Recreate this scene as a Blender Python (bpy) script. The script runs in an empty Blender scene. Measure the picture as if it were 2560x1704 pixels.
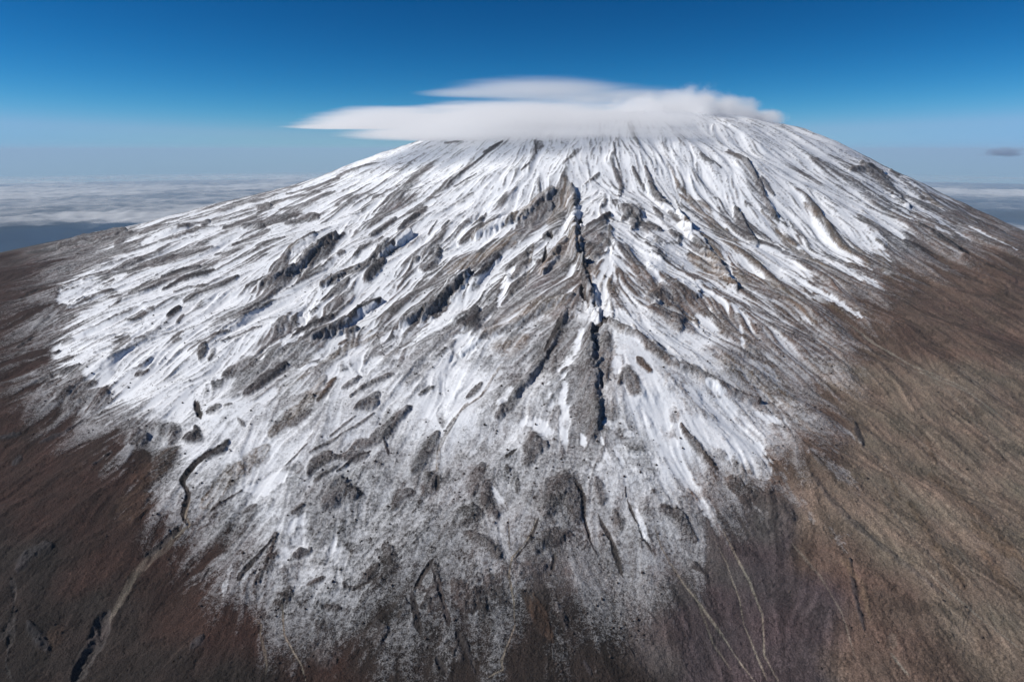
import bpy, math, time
import numpy as np

# ---------------------------------------------------------------- scale: 1 unit = 100 m
# camera: helicopter in front of the mountain, 24 mm lens
scene = bpy.context.scene
cam_data = bpy.data.cameras.new('camera')
cam_data.sensor_width = 36.0
cam_data.lens = 24.0
cam_data.clip_start = 0.1
cam_data.clip_end = 9000.0
cam = bpy.data.objects.new('camera', cam_data)
cam.location = (0.0, 0.0, 0.0)
cam.rotation_euler = (math.radians(90.0 - 15.6), 0.0, 0.0)
scene.collection.objects.link(cam)
scene.camera = cam

SUN_ELEV = math.radians(39.0)
SUN_AZ = math.radians(-94.0)          # compass angle from +y (view direction), negative = left
world = bpy.data.worlds.new('World')
scene.world = world
world.use_nodes = True
wn = world.node_tree
wn.nodes.clear()
sky = wn.nodes.new('ShaderNodeTexSky')
sky.sky_type = 'NISHITA'
sky.sun_disc = False
sky.sun_elevation = SUN_ELEV
sky.sun_rotation = SUN_AZ
sky.altitude = 5200.0
sky.air_density = 1.0
sky.dust_density = 0.35
sky.ozone_density = 3.0
bg = wn.nodes.new('ShaderNodeBackground')
bg.inputs['Strength'].default_value = 0.05
wo = wn.nodes.new('ShaderNodeOutputWorld')
# the thin, dry air at this height is a much purer blue than the model's: a power curve per channel
sep = wn.nodes.new('ShaderNodeSeparateColor'); com = wn.nodes.new('ShaderNodeCombineColor')
wn.links.new(sky.outputs[0], sep.inputs[0])
for k, (power, gain, top) in enumerate(((3.6, .00105, .22), (1.63, .0229, .45), (1.43, .0345, .78))):
    pw = wn.nodes.new('ShaderNodeMath'); pw.operation = 'POWER'; pw.inputs[1].default_value = power
    mu = wn.nodes.new('ShaderNodeMath'); mu.operation = 'MULTIPLY'; mu.inputs[1].default_value = gain / .05
    mi = wn.nodes.new('ShaderNodeMath'); mi.operation = 'SMOOTH_MIN'; mi.inputs[1].default_value = top / .05; mi.inputs[2].default_value = .45 * top / .05
    wn.links.new(sep.outputs[k], pw.inputs[0]); wn.links.new(pw.outputs[0], mu.inputs[0])
    wn.links.new(mu.outputs[0], mi.inputs[0]); wn.links.new(mi.outputs[0], com.inputs[k])
wn.links.new(com.outputs[0], bg.inputs[0])
wn.links.new(bg.outputs[0], wo.inputs[0])

sun_data = bpy.data.lights.new('sun', 'SUN')
sun_data.energy = 4.4
sun_data.angle = math.radians(0.5)
sun_data.color = (1.0, 0.965, 0.92)
sun = bpy.data.objects.new('sun', sun_data)
# direction towards the sun
sdx = math.sin(SUN_AZ) * math.cos(SUN_ELEV)
sdy = math.cos(SUN_AZ) * math.cos(SUN_ELEV)
sdz = math.sin(SUN_ELEV)
from mathutils import Vector
sun.rotation_euler = Vector((sdx, sdy, sdz)).to_track_quat('Z', 'Y').to_euler()
sun.location = (sdx * 100, 60 + sdy * 100, sdz * 100)
scene.collection.objects.link(sun)

scene.view_settings.view_transform = 'Standard'
scene.view_settings.look = 'None'
scene.view_settings.exposure = 0.0
scene.view_settings.gamma = 1.0
scene.view_settings.use_curve_mapping = False
scene.render.engine = 'CYCLES'
cy = scene.cycles
cy.use_denoising = True
cy.max_bounces = 16
cy.diffuse_bounces = 3
cy.volume_bounces = 12
cy.transparent_max_bounces = 16
cy.volume_step_rate = 1.0
cy.volume_max_steps = 256

# ---------------------------------------------------------------- helpers
def tag(o, label=None, cat=None, group=None, kind=None):
    if label: o['label'] = label
    if cat: o['category'] = cat
    if group: o['group'] = group
    if kind: o['kind'] = kind
    return o

def grid_mesh(name, X, Y, Z, smooth=True):
    """one sheet from 2-D coordinate arrays"""
    nr, nc = X.shape
    co = np.stack([X, Y, Z], -1).reshape(-1, 3).astype(np.float32)
    idx = np.arange(nr * nc, dtype=np.int32).reshape(nr, nc)
    q = np.stack([idx[:-1, :-1], idx[:-1, 1:], idx[1:, 1:], idx[1:, :-1]], -1).reshape(-1, 4)
    me = bpy.data.meshes.new(name)
    me.vertices.add(len(co))
    me.vertices.foreach_set('co', co.ravel())
    me.loops.add(q.size)
    me.loops.foreach_set('vertex_index', q.ravel())
    me.polygons.add(len(q))
    me.polygons.foreach_set('loop_start', np.arange(0, q.size, 4, dtype=np.int32))
    me.update(calc_edges=True)
    me.polygons.foreach_set('use_smooth', np.full(len(q), smooth))
    return me

PERM = np.random.RandomState(7).permutation(4096).astype(np.int32)
GANG = np.random.RandomState(8).rand(4096).astype(np.float32) * 2 * np.pi
GXT, GYT = np.cos(GANG), np.sin(GANG)
def pnoise(x, y, seed=0):
    """gradient noise, roughly -1..1, unit sized cells"""
    x = x + seed * 17.31; y = y - seed * 9.77
    xf = np.floor(x); yf = np.floor(y)
    xi = xf.astype(np.int32); yi = yf.astype(np.int32)
    fx = (x - xf).astype(np.float32); fy = (y - yf).astype(np.float32)
    u = fx * fx * fx * (fx * (fx * 6 - 15) + 10); v = fy * fy * fy * (fy * (fy * 6 - 15) + 10)
    a0 = PERM[(xi + seed * 131) & 4095]; a1 = PERM[(xi + 1 + seed * 131) & 4095]
    h00 = PERM[(a0 + yi) & 4095]; h01 = PERM[(a0 + yi + 1) & 4095]
    h10 = PERM[(a1 + yi) & 4095]; h11 = PERM[(a1 + yi + 1) & 4095]
    n00 = GXT[h00] * fx + GYT[h00] * fy
    n10 = GXT[h10] * (fx - 1) + GYT[h10] * fy
    n01 = GXT[h01] * fx + GYT[h01] * (fy - 1)
    n11 = GXT[h11] * (fx - 1) + GYT[h11] * (fy - 1)
    a = n00 + u * (n10 - n00); b = n01 + u * (n11 - n01)
    return (a + v * (b - a)) * 1.5

def fbm(x, y, scale, octaves=4, seed=0, gain=0.5):
    s = 0; a = 1.0; f = 1.0 / scale; t = 0
    for i in range(octaves):
        s = s + a * pnoise(x * f, y * f, seed + i * 3); t += a * a
        a *= gain; f *= 2.03
    return (s / math.sqrt(t)).astype(np.float32)

def sstep(a, b, x):
    t = np.clip((x - a) / (b - a), 0, 1)
    return t * t * (3 - 2 * t)

# ---------------------------------------------------------------- survey of the mountain
COVER = [
[0,0,0,0,0,0,0,0,0,0,0,0,0,0,0,3,8,11,11,11,11,11,11,11,11,11,11,11,11,11,11,11,11,11,11,11,11,11,11,11,11,11,10,6,2,0,0,0,0,0,0,0,0,0,0,0,0,0,0,0,0,0,0,0,0,0,0,0,0,0,0,0,0],
[0,0,0,0,0,0,0,0,0,0,0,0,0,0,0,2,7,11,11,11,11,11,11,11,11,11,11,11,11,11,11,11,11,11,11,11,11,11,11,11,11,11,9,5,1,0,0,0,0,0,0,0,0,0,0,0,0,0,0,0,0,0,0,0,0,0,0,0,0,0,0,0,0],
[0,0,0,0,0,0,0,0,0,0,0,0,0,0,0,1,6,10,11,11,11,11,11,11,11,11,11,11,11,11,11,11,11,11,11,11,11,11,11,11,11,11,9,5,1,0,0,0,0,0,0,0,0,0,0,0,0,0,0,0,0,0,0,0,0,0,0,0,0,0,0,0,0],
[0,0,0,0,0,0,0,0,0,0,0,0,0,0,0,0,5,9,11,11,11,11,11,11,11,11,11,11,11,11,11,11,11,11,11,11,11,11,11,11,11,11,9,5,1,0,0,0,0,0,0,0,0,0,0,0,0,0,0,0,0,0,0,0,0,0,0,0,0,0,0,0,0],
[0,0,0,0,0,0,0,0,0,0,0,0,0,0,0,0,4,8,11,11,11,11,11,11,11,11,11,11,11,11,11,11,11,11,11,11,11,11,11,11,11,11,9,5,0,0,0,0,0,0,0,0,0,0,0,0,0,0,0,0,0,0,0,0,0,0,0,0,0,0,0,0,0],
[0,0,0,0,0,0,0,0,0,0,0,0,0,0,0,0,3,8,11,11,11,11,11,11,11,11,11,11,11,11,11,11,11,11,11,11,11,11,11,11,11,11,8,4,0,0,0,0,0,0,0,0,0,0,0,0,0,0,0,0,0,0,0,0,0,0,0,0,0,0,0,0,0],
[0,0,0,0,0,0,0,0,0,0,0,0,0,0,0,0,2,7,11,11,11,11,11,11,11,11,11,11,11,11,11,11,11,11,11,11,11,11,11,11,11,11,8,4,0,0,0,0,0,0,0,0,0,0,0,0,0,0,0,0,0,0,0,0,0,0,0,0,0,0,0,0,0],
[0,0,0,0,0,0,0,0,0,0,0,0,0,0,0,0,1,6,11,11,11,11,11,11,11,11,11,11,11,11,11,11,11,11,11,11,11,11,11,11,11,11,8,4,0,0,0,0,0,0,0,0,0,0,0,0,0,0,0,0,0,0,0,0,0,0,0,0,0,0,0,0,0],
[0,0,0,0,0,0,0,0,0,0,0,0,0,0,0,0,0,5,10,11,11,11,11,11,11,11,11,11,11,11,11,11,11,11,11,11,11,11,11,11,11,11,8,3,0,0,0,0,0,0,0,0,0,0,0,0,0,0,0,0,0,0,0,0,0,0,0,0,0,0,0,0,0],
[0,0,0,0,0,0,0,0,0,0,0,0,0,0,0,0,0,4,9,11,11,11,11,11,11,11,11,11,11,11,11,11,11,11,11,11,11,11,11,11,11,11,7,3,0,0,0,0,0,0,0,0,0,0,0,0,0,0,0,0,0,0,0,0,0,0,0,0,0,0,0,0,0],
[0,0,0,0,0,0,0,0,0,0,0,0,0,0,0,0,0,4,8,11,11,11,11,11,11,11,11,11,11,11,11,11,11,11,11,11,11,11,11,11,11,11,7,3,0,0,0,0,0,0,0,0,0,0,0,0,0,0,0,0,0,0,0,0,0,0,0,0,0,0,0,0,0],
[0,0,0,0,0,0,0,0,0,0,0,0,0,0,0,0,0,3,8,11,11,11,11,11,11,11,11,11,11,11,11,11,11,11,11,11,11,11,11,11,11,11,7,3,0,0,0,0,0,0,0,0,0,0,0,0,0,0,0,0,0,0,0,0,0,0,0,0,0,0,0,0,0],
[0,0,0,0,0,0,0,0,0,0,0,0,0,0,0,0,0,2,7,11,11,11,11,11,11,11,11,11,11,12,13,14,14,14,15,15,15,15,15,15,14,14,9,4,1,0,0,0,0,0,0,0,0,0,0,0,0,0,0,0,0,0,0,0,0,0,0,0,0,0,0,0,0],
[0,0,0,0,0,0,0,0,0,0,0,0,0,0,0,0,0,1,6,11,11,11,11,13,14,15,16,17,18,19,19,20,20,21,21,21,21,21,21,21,21,20,15,10,7,7,5,3,0,0,0,0,0,0,0,0,0,0,0,0,0,0,0,0,0,0,0,0,0,0,0,0,0],
[0,0,0,0,0,0,0,0,0,0,0,0,0,0,0,0,0,1,6,12,15,19,22,21,20,21,22,23,24,24,24,22,22,22,23,25,28,25,23,22,22,22,19,16,14,13,11,6,1,0,0,0,0,0,0,0,0,0,0,0,0,0,0,0,0,0,0,0,0,0,0,0,0],
[0,0,0,0,0,0,0,0,0,0,0,0,0,0,0,0,0,0,7,16,23,30,32,30,29,27,23,24,28,30,26,23,22,22,24,29,34,29,24,22,22,22,22,21,20,19,17,11,6,2,0,0,0,0,0,0,0,0,0,0,0,0,0,0,0,0,0,0,0,0,0,0,0],
[0,0,0,0,0,0,0,0,0,0,0,0,0,0,0,0,0,0,9,21,29,36,40,40,41,34,26,27,31,32,27,23,26,31,35,38,40,33,25,22,22,22,22,22,23,24,23,17,11,6,1,0,0,0,0,0,0,0,0,0,0,0,0,0,0,0,0,0,0,0,0,0,0],
[0,0,0,0,0,0,0,0,0,0,0,0,0,0,0,0,3,8,18,28,35,42,48,49,49,41,33,31,33,32,28,23,30,39,44,44,44,35,26,22,22,22,22,22,25,29,28,23,17,11,5,1,0,0,0,0,0,0,0,0,0,0,0,0,0,0,0,0,0,0,0,0,0],
[0,0,0,0,0,0,0,0,0,0,0,0,0,0,2,5,11,19,29,37,45,53,60,58,55,48,39,36,37,37,33,29,34,41,44,44,44,35,26,22,22,23,25,27,31,35,34,28,23,16,10,5,1,0,0,0,0,0,0,0,0,0,0,0,0,0,0,0,0,0,0,0,0],
[0,0,0,0,0,0,0,0,0,0,0,0,0,0,3,10,19,33,45,51,56,63,66,63,61,54,46,42,43,43,39,34,37,43,46,46,47,37,28,25,25,26,30,33,37,41,40,34,28,22,16,8,2,0,0,0,0,0,0,0,0,0,0,0,0,0,0,0,0,0,0,0,0],
[0,0,0,0,0,0,0,0,0,0,0,0,0,0,4,13,26,45,54,56,61,65,67,66,67,59,51,48,48,49,42,35,39,47,52,52,53,43,34,33,36,38,39,40,41,43,44,41,35,28,21,11,1,0,0,0,0,0,0,0,0,0,0,0,0,0,0,0,0,0,0,0,0],
[0,0,0,0,0,0,0,0,0,0,0,0,0,0,4,15,27,40,50,57,66,65,59,58,60,57,54,53,54,54,46,37,41,49,53,53,52,46,39,40,44,47,47,46,46,45,47,50,45,32,21,11,0,0,0,0,0,0,0,0,0,0,0,0,0,0,0,0,0,0,0,0,0],
[0,0,0,0,0,0,0,0,0,0,0,0,0,2,7,16,25,35,48,58,67,57,44,45,52,56,56,55,53,51,45,41,43,46,47,47,47,45,43,46,51,54,53,53,52,51,54,57,52,35,20,10,0,0,0,0,0,0,0,0,0,0,0,0,0,0,0,0,0,0,0,0,0],
[0,0,0,0,0,0,0,0,0,0,0,0,0,4,11,19,27,39,52,60,66,53,39,43,52,56,56,55,50,45,44,44,44,44,45,46,48,48,49,51,54,56,58,59,58,57,60,64,57,40,25,13,3,1,0,0,0,0,0,0,0,0,0,0,0,0,0,0,0,0,0,0,0],
[0,0,0,0,0,0,0,0,0,0,0,0,0,9,20,27,31,44,56,61,62,53,44,46,53,55,54,52,48,45,44,44,44,44,46,50,54,54,55,55,55,57,62,65,64,63,66,70,61,45,31,18,9,7,5,1,0,0,0,0,0,0,0,0,0,0,0,0,0,0,0,0,0],
[0,0,0,0,0,0,0,0,0,0,0,1,5,15,29,35,39,50,61,62,58,52,49,50,54,55,51,47,46,45,44,45,47,47,49,54,60,60,60,56,49,47,53,58,59,61,69,76,66,49,40,33,23,14,9,3,0,0,0,0,0,0,0,0,0,0,0,0,0,0,0,0,0],
[0,0,0,0,0,0,0,0,0,0,0,2,8,23,39,46,50,58,66,65,62,58,54,53,55,54,50,46,49,52,54,56,56,54,54,60,65,66,66,56,41,36,41,45,47,49,63,75,72,60,52,51,41,24,13,5,0,0,0,0,0,0,0,0,0,0,0,0,0,0,0,0,0],
[0,0,0,0,0,0,0,0,0,0,0,3,18,36,49,56,58,63,70,71,67,63,59,56,58,59,55,51,56,61,64,66,65,61,58,60,59,62,66,56,41,36,41,47,55,59,66,76,81,78,71,65,55,35,16,5,0,0,0,0,0,0,0,0,0,0,0,0,0,0,0,0,0],
[0,0,0,0,0,0,0,0,0,0,0,3,26,47,55,61,63,67,75,74,69,64,59,57,61,64,60,56,61,66,69,74,74,68,62,56,49,56,64,55,41,36,41,51,69,81,80,83,79,81,83,78,67,52,31,11,1,0,0,0,0,0,0,0,0,0,0,0,0,0,0,0,0],
[0,0,0,0,0,0,0,0,0,0,0,2,26,47,57,65,67,69,72,71,68,65,59,57,63,66,63,61,64,66,72,81,82,74,65,55,44,54,64,55,40,39,49,60,72,85,86,88,75,67,71,74,71,68,47,21,9,4,1,0,0,0,0,0,0,0,0,0,0,0,0,0,0],
[0,0,0,0,0,0,0,0,0,0,0,0,23,46,59,67,67,67,68,67,66,64,61,61,64,67,65,65,66,66,73,83,85,77,69,57,44,54,64,55,40,42,57,68,74,79,78,78,71,59,61,68,63,58,47,28,17,9,3,0,0,0,0,0,0,0,0,0,0,0,0,0,0],
[0,0,0,0,0,0,0,0,0,0,0,0,23,49,59,67,67,67,67,66,63,60,62,65,66,67,67,67,65,63,69,82,86,80,73,59,45,53,57,48,37,40,50,62,74,79,72,68,68,62,61,64,56,48,42,30,19,11,5,0,0,0,0,0,0,0,0,0,0,0,0,0,0],
[0,0,0,0,0,0,0,0,0,0,1,7,28,51,61,67,68,71,69,66,61,57,61,65,67,71,70,67,64,59,66,80,86,79,69,58,50,50,46,39,35,37,44,56,74,83,76,71,70,66,61,60,51,42,39,33,21,11,5,0,0,0,0,0,0,0,0,0,0,0,0,0,0],
[0,0,0,0,0,0,0,0,0,0,2,13,33,56,65,67,70,76,72,64,57,52,56,60,66,75,72,68,62,56,62,76,81,72,63,57,54,46,35,35,35,40,49,60,75,87,80,75,76,74,62,55,46,37,36,33,22,10,4,0,0,0,0,0,0,0,0,0,0,0,0,0,0],
[0,0,0,0,0,0,0,0,0,0,3,24,48,65,70,67,72,73,65,56,51,48,52,56,65,75,70,64,58,52,58,72,77,66,56,56,57,50,43,41,40,47,59,68,77,81,75,76,83,80,62,50,44,34,34,32,24,13,4,0,0,0,0,0,0,0,0,0,0,0,0,0,0],
[0,0,0,0,0,0,0,0,0,4,16,42,65,75,74,70,70,66,57,48,45,45,50,52,61,70,67,61,54,48,53,67,69,62,59,60,61,55,50,47,44,53,69,76,78,74,63,61,72,81,63,47,44,38,36,33,26,16,5,0,0,0,0,0,0,0,0,0,0,0,0,0,0],
[0,0,0,0,0,0,0,0,4,15,31,59,79,79,76,74,70,59,52,49,50,50,50,48,56,66,63,57,51,46,49,56,58,58,63,64,65,61,56,52,50,56,65,69,72,68,51,46,55,63,56,44,44,42,40,36,29,18,5,0,0,0,0,0,0,0,0,0,0,0,0,0,0],
[0,0,0,0,0,0,0,1,10,25,46,69,82,80,77,77,71,64,60,57,56,54,51,46,54,64,62,54,49,46,46,45,46,55,66,65,63,58,56,55,56,58,57,58,61,60,48,35,38,47,49,44,44,44,44,40,32,21,7,1,0,0,0,0,0,0,0,0,0,0,0,0,0],
[0,0,0,0,0,0,0,0,14,36,60,78,86,82,79,79,74,70,68,65,62,58,55,53,59,65,61,51,46,45,42,37,39,53,63,60,56,54,55,58,63,59,50,47,51,53,49,41,37,36,42,44,44,44,44,42,36,24,10,3,0,0,0,0,0,0,0,0,0,0,0,0,0],
[0,0,0,0,0,0,0,0,20,46,73,87,89,84,82,80,77,77,74,68,64,61,60,60,63,66,60,50,46,46,43,40,42,52,59,55,49,51,55,59,63,59,53,50,47,47,52,47,41,39,42,45,44,44,44,42,36,26,13,5,0,0,0,0,0,0,0,0,0,0,0,0,0],
[0,0,0,0,0,0,0,0,24,56,82,89,89,87,86,81,78,78,75,69,65,64,65,66,68,69,64,56,52,48,44,42,44,51,56,50,46,50,52,56,60,59,58,56,54,54,56,53,45,42,43,45,46,45,44,41,35,25,12,5,0,0,0,0,0,0,0,0,0,0,0,0,0],
[0,0,0,0,0,0,0,0,26,61,81,89,89,89,87,81,78,78,75,69,67,67,67,69,71,72,69,63,57,50,44,44,47,52,55,52,49,50,49,52,56,60,63,63,61,61,63,59,49,44,44,46,49,48,45,41,35,24,11,5,0,0,0,0,0,0,0,0,0,0,0,0,0],
[0,0,0,0,0,0,0,0,25,63,81,89,89,88,84,80,78,78,75,69,67,67,68,72,74,76,73,69,63,54,49,49,49,53,55,53,52,50,46,49,55,59,63,66,67,68,70,64,53,48,46,48,52,50,45,42,37,24,11,4,0,0,0,0,0,0,0,0,0,0,0,0,0],
[0,0,0,0,0,0,0,0,23,65,81,87,88,86,81,78,78,77,73,68,67,67,69,74,78,78,76,72,67,60,55,53,52,54,55,55,56,52,47,51,55,58,60,64,66,70,76,69,57,51,50,51,56,52,46,43,40,27,13,4,0,0,0,0,0,0,0,0,0,0,0,0,0],
[0,0,0,0,0,0,0,0,20,62,75,85,87,85,78,77,78,75,71,68,67,67,69,73,75,77,76,74,71,65,61,58,55,56,57,58,59,54,50,53,55,57,58,62,66,70,76,71,60,54,53,55,59,57,50,46,44,29,16,5,0,0,0,0,0,0,0,0,0,0,0,0,0],
[0,0,0,0,0,0,0,0,17,53,70,82,86,84,76,75,77,73,68,67,66,66,68,71,73,76,77,77,75,70,66,63,61,61,60,61,62,57,53,54,55,56,56,60,65,71,76,70,59,56,56,59,63,61,56,51,46,33,18,5,0,0,0,0,0,0,0,0,0,0,0,0,0],
[0,0,0,0,0,0,0,0,12,46,64,79,83,79,73,74,78,72,67,65,63,65,67,69,70,75,77,76,74,72,70,68,67,65,63,64,65,60,56,57,57,59,60,63,66,71,76,70,59,57,59,61,66,66,63,56,50,40,25,6,0,0,0,0,0,0,0,0,0,0,0,0,0],
[0,0,0,0,0,0,0,0,9,39,60,78,79,74,70,72,77,71,66,63,61,64,67,67,68,73,74,73,72,72,74,73,73,70,66,67,68,64,61,61,60,62,65,67,69,72,76,70,58,59,62,63,66,67,67,60,53,47,34,15,4,0,0,0,0,0,0,0,0,0,0,0,0],
[0,0,0,0,0,0,0,0,6,36,60,78,75,70,67,69,74,70,66,62,58,63,67,67,68,71,71,70,70,73,77,78,77,73,70,70,71,69,67,65,63,66,70,71,72,74,77,70,60,60,65,66,67,67,67,64,58,55,43,24,12,5,1,0,0,0,0,0,0,0,0,0,0],
[0,0,0,0,0,0,0,0,4,36,61,78,73,66,64,66,71,68,66,61,57,62,67,67,67,69,68,67,68,72,75,76,77,75,73,74,74,74,73,70,66,70,75,75,75,76,77,71,62,63,66,67,67,67,67,68,65,59,50,33,20,12,7,1,0,0,0,0,0,0,0,0,0],
[0,0,0,0,0,0,0,0,2,36,61,77,69,64,62,64,68,67,67,61,56,62,67,67,67,67,67,65,64,69,73,75,78,76,76,77,78,78,78,73,69,73,77,78,78,78,78,73,65,65,67,69,71,69,68,73,70,63,53,39,27,18,13,6,1,0,0,0,0,0,0,0,0],
[0,0,0,0,0,0,0,0,0,35,62,72,65,61,59,61,66,67,67,61,56,62,67,67,67,67,66,63,61,66,70,73,78,78,78,78,78,78,78,75,72,74,77,78,78,78,78,74,69,67,67,71,74,73,71,73,74,67,57,44,33,24,19,10,4,1,0,0,0,0,0,0,0],
[0,0,0,0,0,0,0,0,0,35,56,65,61,59,57,59,65,67,67,61,56,62,67,67,67,67,66,62,58,62,68,73,78,78,78,78,78,78,78,77,76,77,78,78,78,78,78,76,72,71,70,74,78,76,74,72,72,68,61,50,38,29,24,14,7,4,1,0,0,0,0,0,0],
[0,0,0,0,0,0,0,0,0,30,48,58,57,57,56,60,65,67,67,61,56,62,67,67,67,67,66,60,59,64,67,73,78,78,78,78,78,78,78,78,78,78,78,78,78,78,78,77,76,75,74,75,77,76,75,70,69,67,61,55,44,35,30,18,9,6,3,0,0,0,0,0,0],
[0,0,0,0,0,0,0,0,0,24,40,51,53,56,57,61,66,67,67,62,56,61,67,67,67,67,66,64,63,67,67,73,78,78,78,78,78,78,78,78,78,78,78,78,78,78,78,78,78,78,78,77,77,74,72,69,67,67,61,55,48,40,35,22,12,8,5,2,0,0,0,0,0],
[0,0,0,0,0,0,0,0,0,19,33,45,50,56,58,62,66,67,67,61,56,61,67,67,67,67,69,68,68,69,67,73,78,78,78,78,78,78,78,78,78,78,78,78,78,78,78,78,78,78,78,78,76,71,69,68,66,66,61,55,50,45,39,26,15,10,7,4,0,0,0,0,0],
[0,0,0,0,0,0,0,0,0,15,26,39,49,56,59,64,66,67,65,60,56,61,67,67,67,68,71,71,72,71,68,74,78,78,78,78,78,78,78,78,78,78,78,78,78,78,78,78,78,78,78,78,76,71,67,67,64,64,60,55,51,46,44,30,19,12,9,6,2,0,0,0,0],
[0,0,0,0,0,0,0,0,0,11,20,38,49,56,60,65,66,66,64,59,56,61,67,66,67,69,73,74,77,73,70,75,78,78,78,78,78,78,78,78,78,78,78,78,78,78,78,78,78,78,78,78,77,73,69,67,63,61,59,56,53,47,44,34,21,14,11,7,4,0,0,0,0],
[0,0,0,0,0,0,0,0,0,8,16,38,49,56,60,66,66,64,62,59,56,61,66,65,67,70,75,77,77,74,72,76,78,78,78,78,78,78,78,78,78,78,78,78,78,78,78,78,78,78,78,78,77,75,72,69,61,58,58,55,55,48,44,36,24,15,12,8,5,1,0,0,0],
[0,0,0,0,0,0,0,0,0,6,18,38,49,55,61,66,65,63,61,58,56,61,65,65,67,71,76,78,78,75,74,77,78,78,78,78,78,78,78,78,78,78,78,78,78,78,78,78,78,78,78,78,78,77,74,72,64,56,57,55,55,49,43,36,26,17,13,10,6,2,0,0,0],
[0,0,0,0,0,0,0,0,0,7,19,38,48,55,61,66,64,62,61,57,56,60,64,64,67,71,77,78,78,75,75,77,78,78,78,78,78,78,78,78,78,78,78,78,78,78,78,78,78,78,78,78,78,78,76,74,67,57,56,54,54,49,43,36,27,18,14,10,7,3,0,0,0],
[0,0,0,0,0,0,0,0,0,9,20,38,48,55,62,65,63,62,60,57,56,60,63,64,67,71,78,78,78,76,76,78,78,78,78,78,78,78,78,78,78,78,78,78,78,78,78,78,78,78,78,78,78,78,77,75,69,59,56,54,53,50,43,36,28,18,15,11,8,4,0,0,0],
[0,0,0,0,0,0,0,0,2,11,21,38,48,55,62,65,63,61,59,57,56,60,63,64,67,72,78,78,78,76,76,78,78,78,78,78,78,78,78,78,78,78,78,78,78,78,78,78,78,78,78,78,78,78,78,76,70,60,56,54,53,50,43,36,29,19,15,11,8,4,1,0,0],
[0,0,0,0,0,0,0,0,4,13,22,39,48,55,61,64,63,61,59,57,56,60,63,64,67,72,78,78,78,76,76,78,78,78,78,78,78,78,78,78,78,78,78,78,78,78,78,78,78,78,78,78,78,78,78,76,70,61,56,54,53,50,43,36,29,19,15,12,8,5,1,0,0],
[0,0,0,0,0,0,0,0,6,14,23,39,48,55,61,64,62,61,59,57,56,60,63,64,67,72,78,78,78,75,75,78,78,78,78,78,78,78,78,78,78,78,78,78,78,78,78,78,78,78,78,78,78,78,78,75,69,60,56,54,53,50,43,36,28,18,15,11,8,5,1,0,0],
[0,0,0,0,0,0,0,1,7,15,24,39,48,55,61,64,62,61,59,57,56,60,63,64,67,71,77,78,78,75,74,77,78,78,78,78,78,78,78,78,78,78,78,78,78,78,78,78,78,78,78,78,78,78,77,74,67,58,56,54,54,49,43,36,27,18,15,11,8,5,1,0,0],
[0,0,0,0,0,0,0,2,8,16,24,39,48,55,61,64,62,61,59,57,56,60,64,64,67,71,76,78,77,74,73,76,78,78,78,78,78,78,78,78,78,78,78,78,78,78,78,78,78,78,78,78,78,78,75,73,65,56,57,54,55,49,43,36,26,17,14,11,7,4,1,0,0],
[0,0,0,0,0,0,0,3,9,16,25,39,48,55,61,64,62,61,59,57,56,60,64,65,67,70,75,77,77,73,72,76,78,78,78,78,78,78,78,78,78,78,78,78,78,78,78,78,78,78,78,78,78,76,73,70,62,58,57,55,55,48,43,36,25,16,13,10,7,4,1,0,0],
[0,0,0,0,0,0,0,4,9,17,25,39,48,55,61,64,63,61,60,57,56,61,65,65,67,70,74,74,76,72,70,75,78,78,78,78,78,78,78,78,78,78,78,78,78,78,78,78,78,78,78,78,77,74,70,68,62,60,58,55,54,48,44,35,23,15,12,9,6,4,1,0,0],
[0,0,0,0,0,0,0,4,9,17,25,39,48,55,61,64,63,62,60,58,56,61,66,66,67,69,72,72,73,71,68,74,78,78,78,78,78,78,78,78,78,78,78,78,78,78,78,78,78,78,78,78,76,72,67,67,64,62,59,55,52,47,44,32,21,14,11,9,6,3,0,0,0],
[0,0,0,0,0,0,0,4,9,16,25,39,48,55,61,65,63,62,61,58,56,61,67,66,67,68,71,69,69,69,67,73,78,78,78,78,78,78,78,78,78,78,78,78,78,78,78,78,78,78,78,78,76,70,68,67,65,65,60,55,51,46,42,30,19,13,11,8,5,3,0,0,0],
[0,0,0,0,0,0,0,4,9,16,24,39,48,55,61,65,64,63,61,58,56,61,67,67,67,68,69,67,66,67,67,73,78,78,78,78,78,78,78,78,78,78,78,78,78,78,78,78,78,78,78,78,76,73,71,68,66,67,61,55,49,44,39,27,17,12,10,7,5,2,0,0,0],
[0,0,0,0,0,0,0,3,8,15,24,39,48,55,62,65,64,63,62,59,56,61,67,67,67,67,67,64,63,66,67,73,78,78,78,78,78,78,78,78,78,78,78,78,78,78,78,78,77,76,75,76,77,75,73,69,68,67,61,55,48,41,36,25,15,11,9,7,4,2,0,0,0],
[0,0,0,0,0,0,0,2,7,14,23,39,48,55,62,66,65,64,63,59,56,61,67,67,67,67,66,62,60,64,67,73,78,78,78,78,78,78,78,76,75,76,78,78,78,78,78,76,74,73,72,75,78,77,75,71,70,67,61,55,45,38,33,22,13,10,8,6,4,1,0,0,0],
[0,0,0,0,0,0,0,1,6,13,22,38,48,55,61,67,65,64,63,60,56,61,67,67,67,67,66,60,57,63,68,73,78,78,78,78,78,78,78,75,72,74,77,78,78,78,78,75,71,70,69,73,77,76,74,72,71,68,62,53,42,35,31,21,12,10,7,5,3,1,0,0,0],
[0,0,0,0,0,0,0,0,4,12,22,38,48,55,61,66,66,65,64,60,56,61,67,67,67,67,66,61,58,63,68,73,78,78,78,78,78,78,78,74,70,73,77,78,78,78,78,74,68,67,67,71,75,73,72,73,73,68,61,50,40,32,29,19,11,9,7,5,3,0,0,0,0]]
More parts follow.
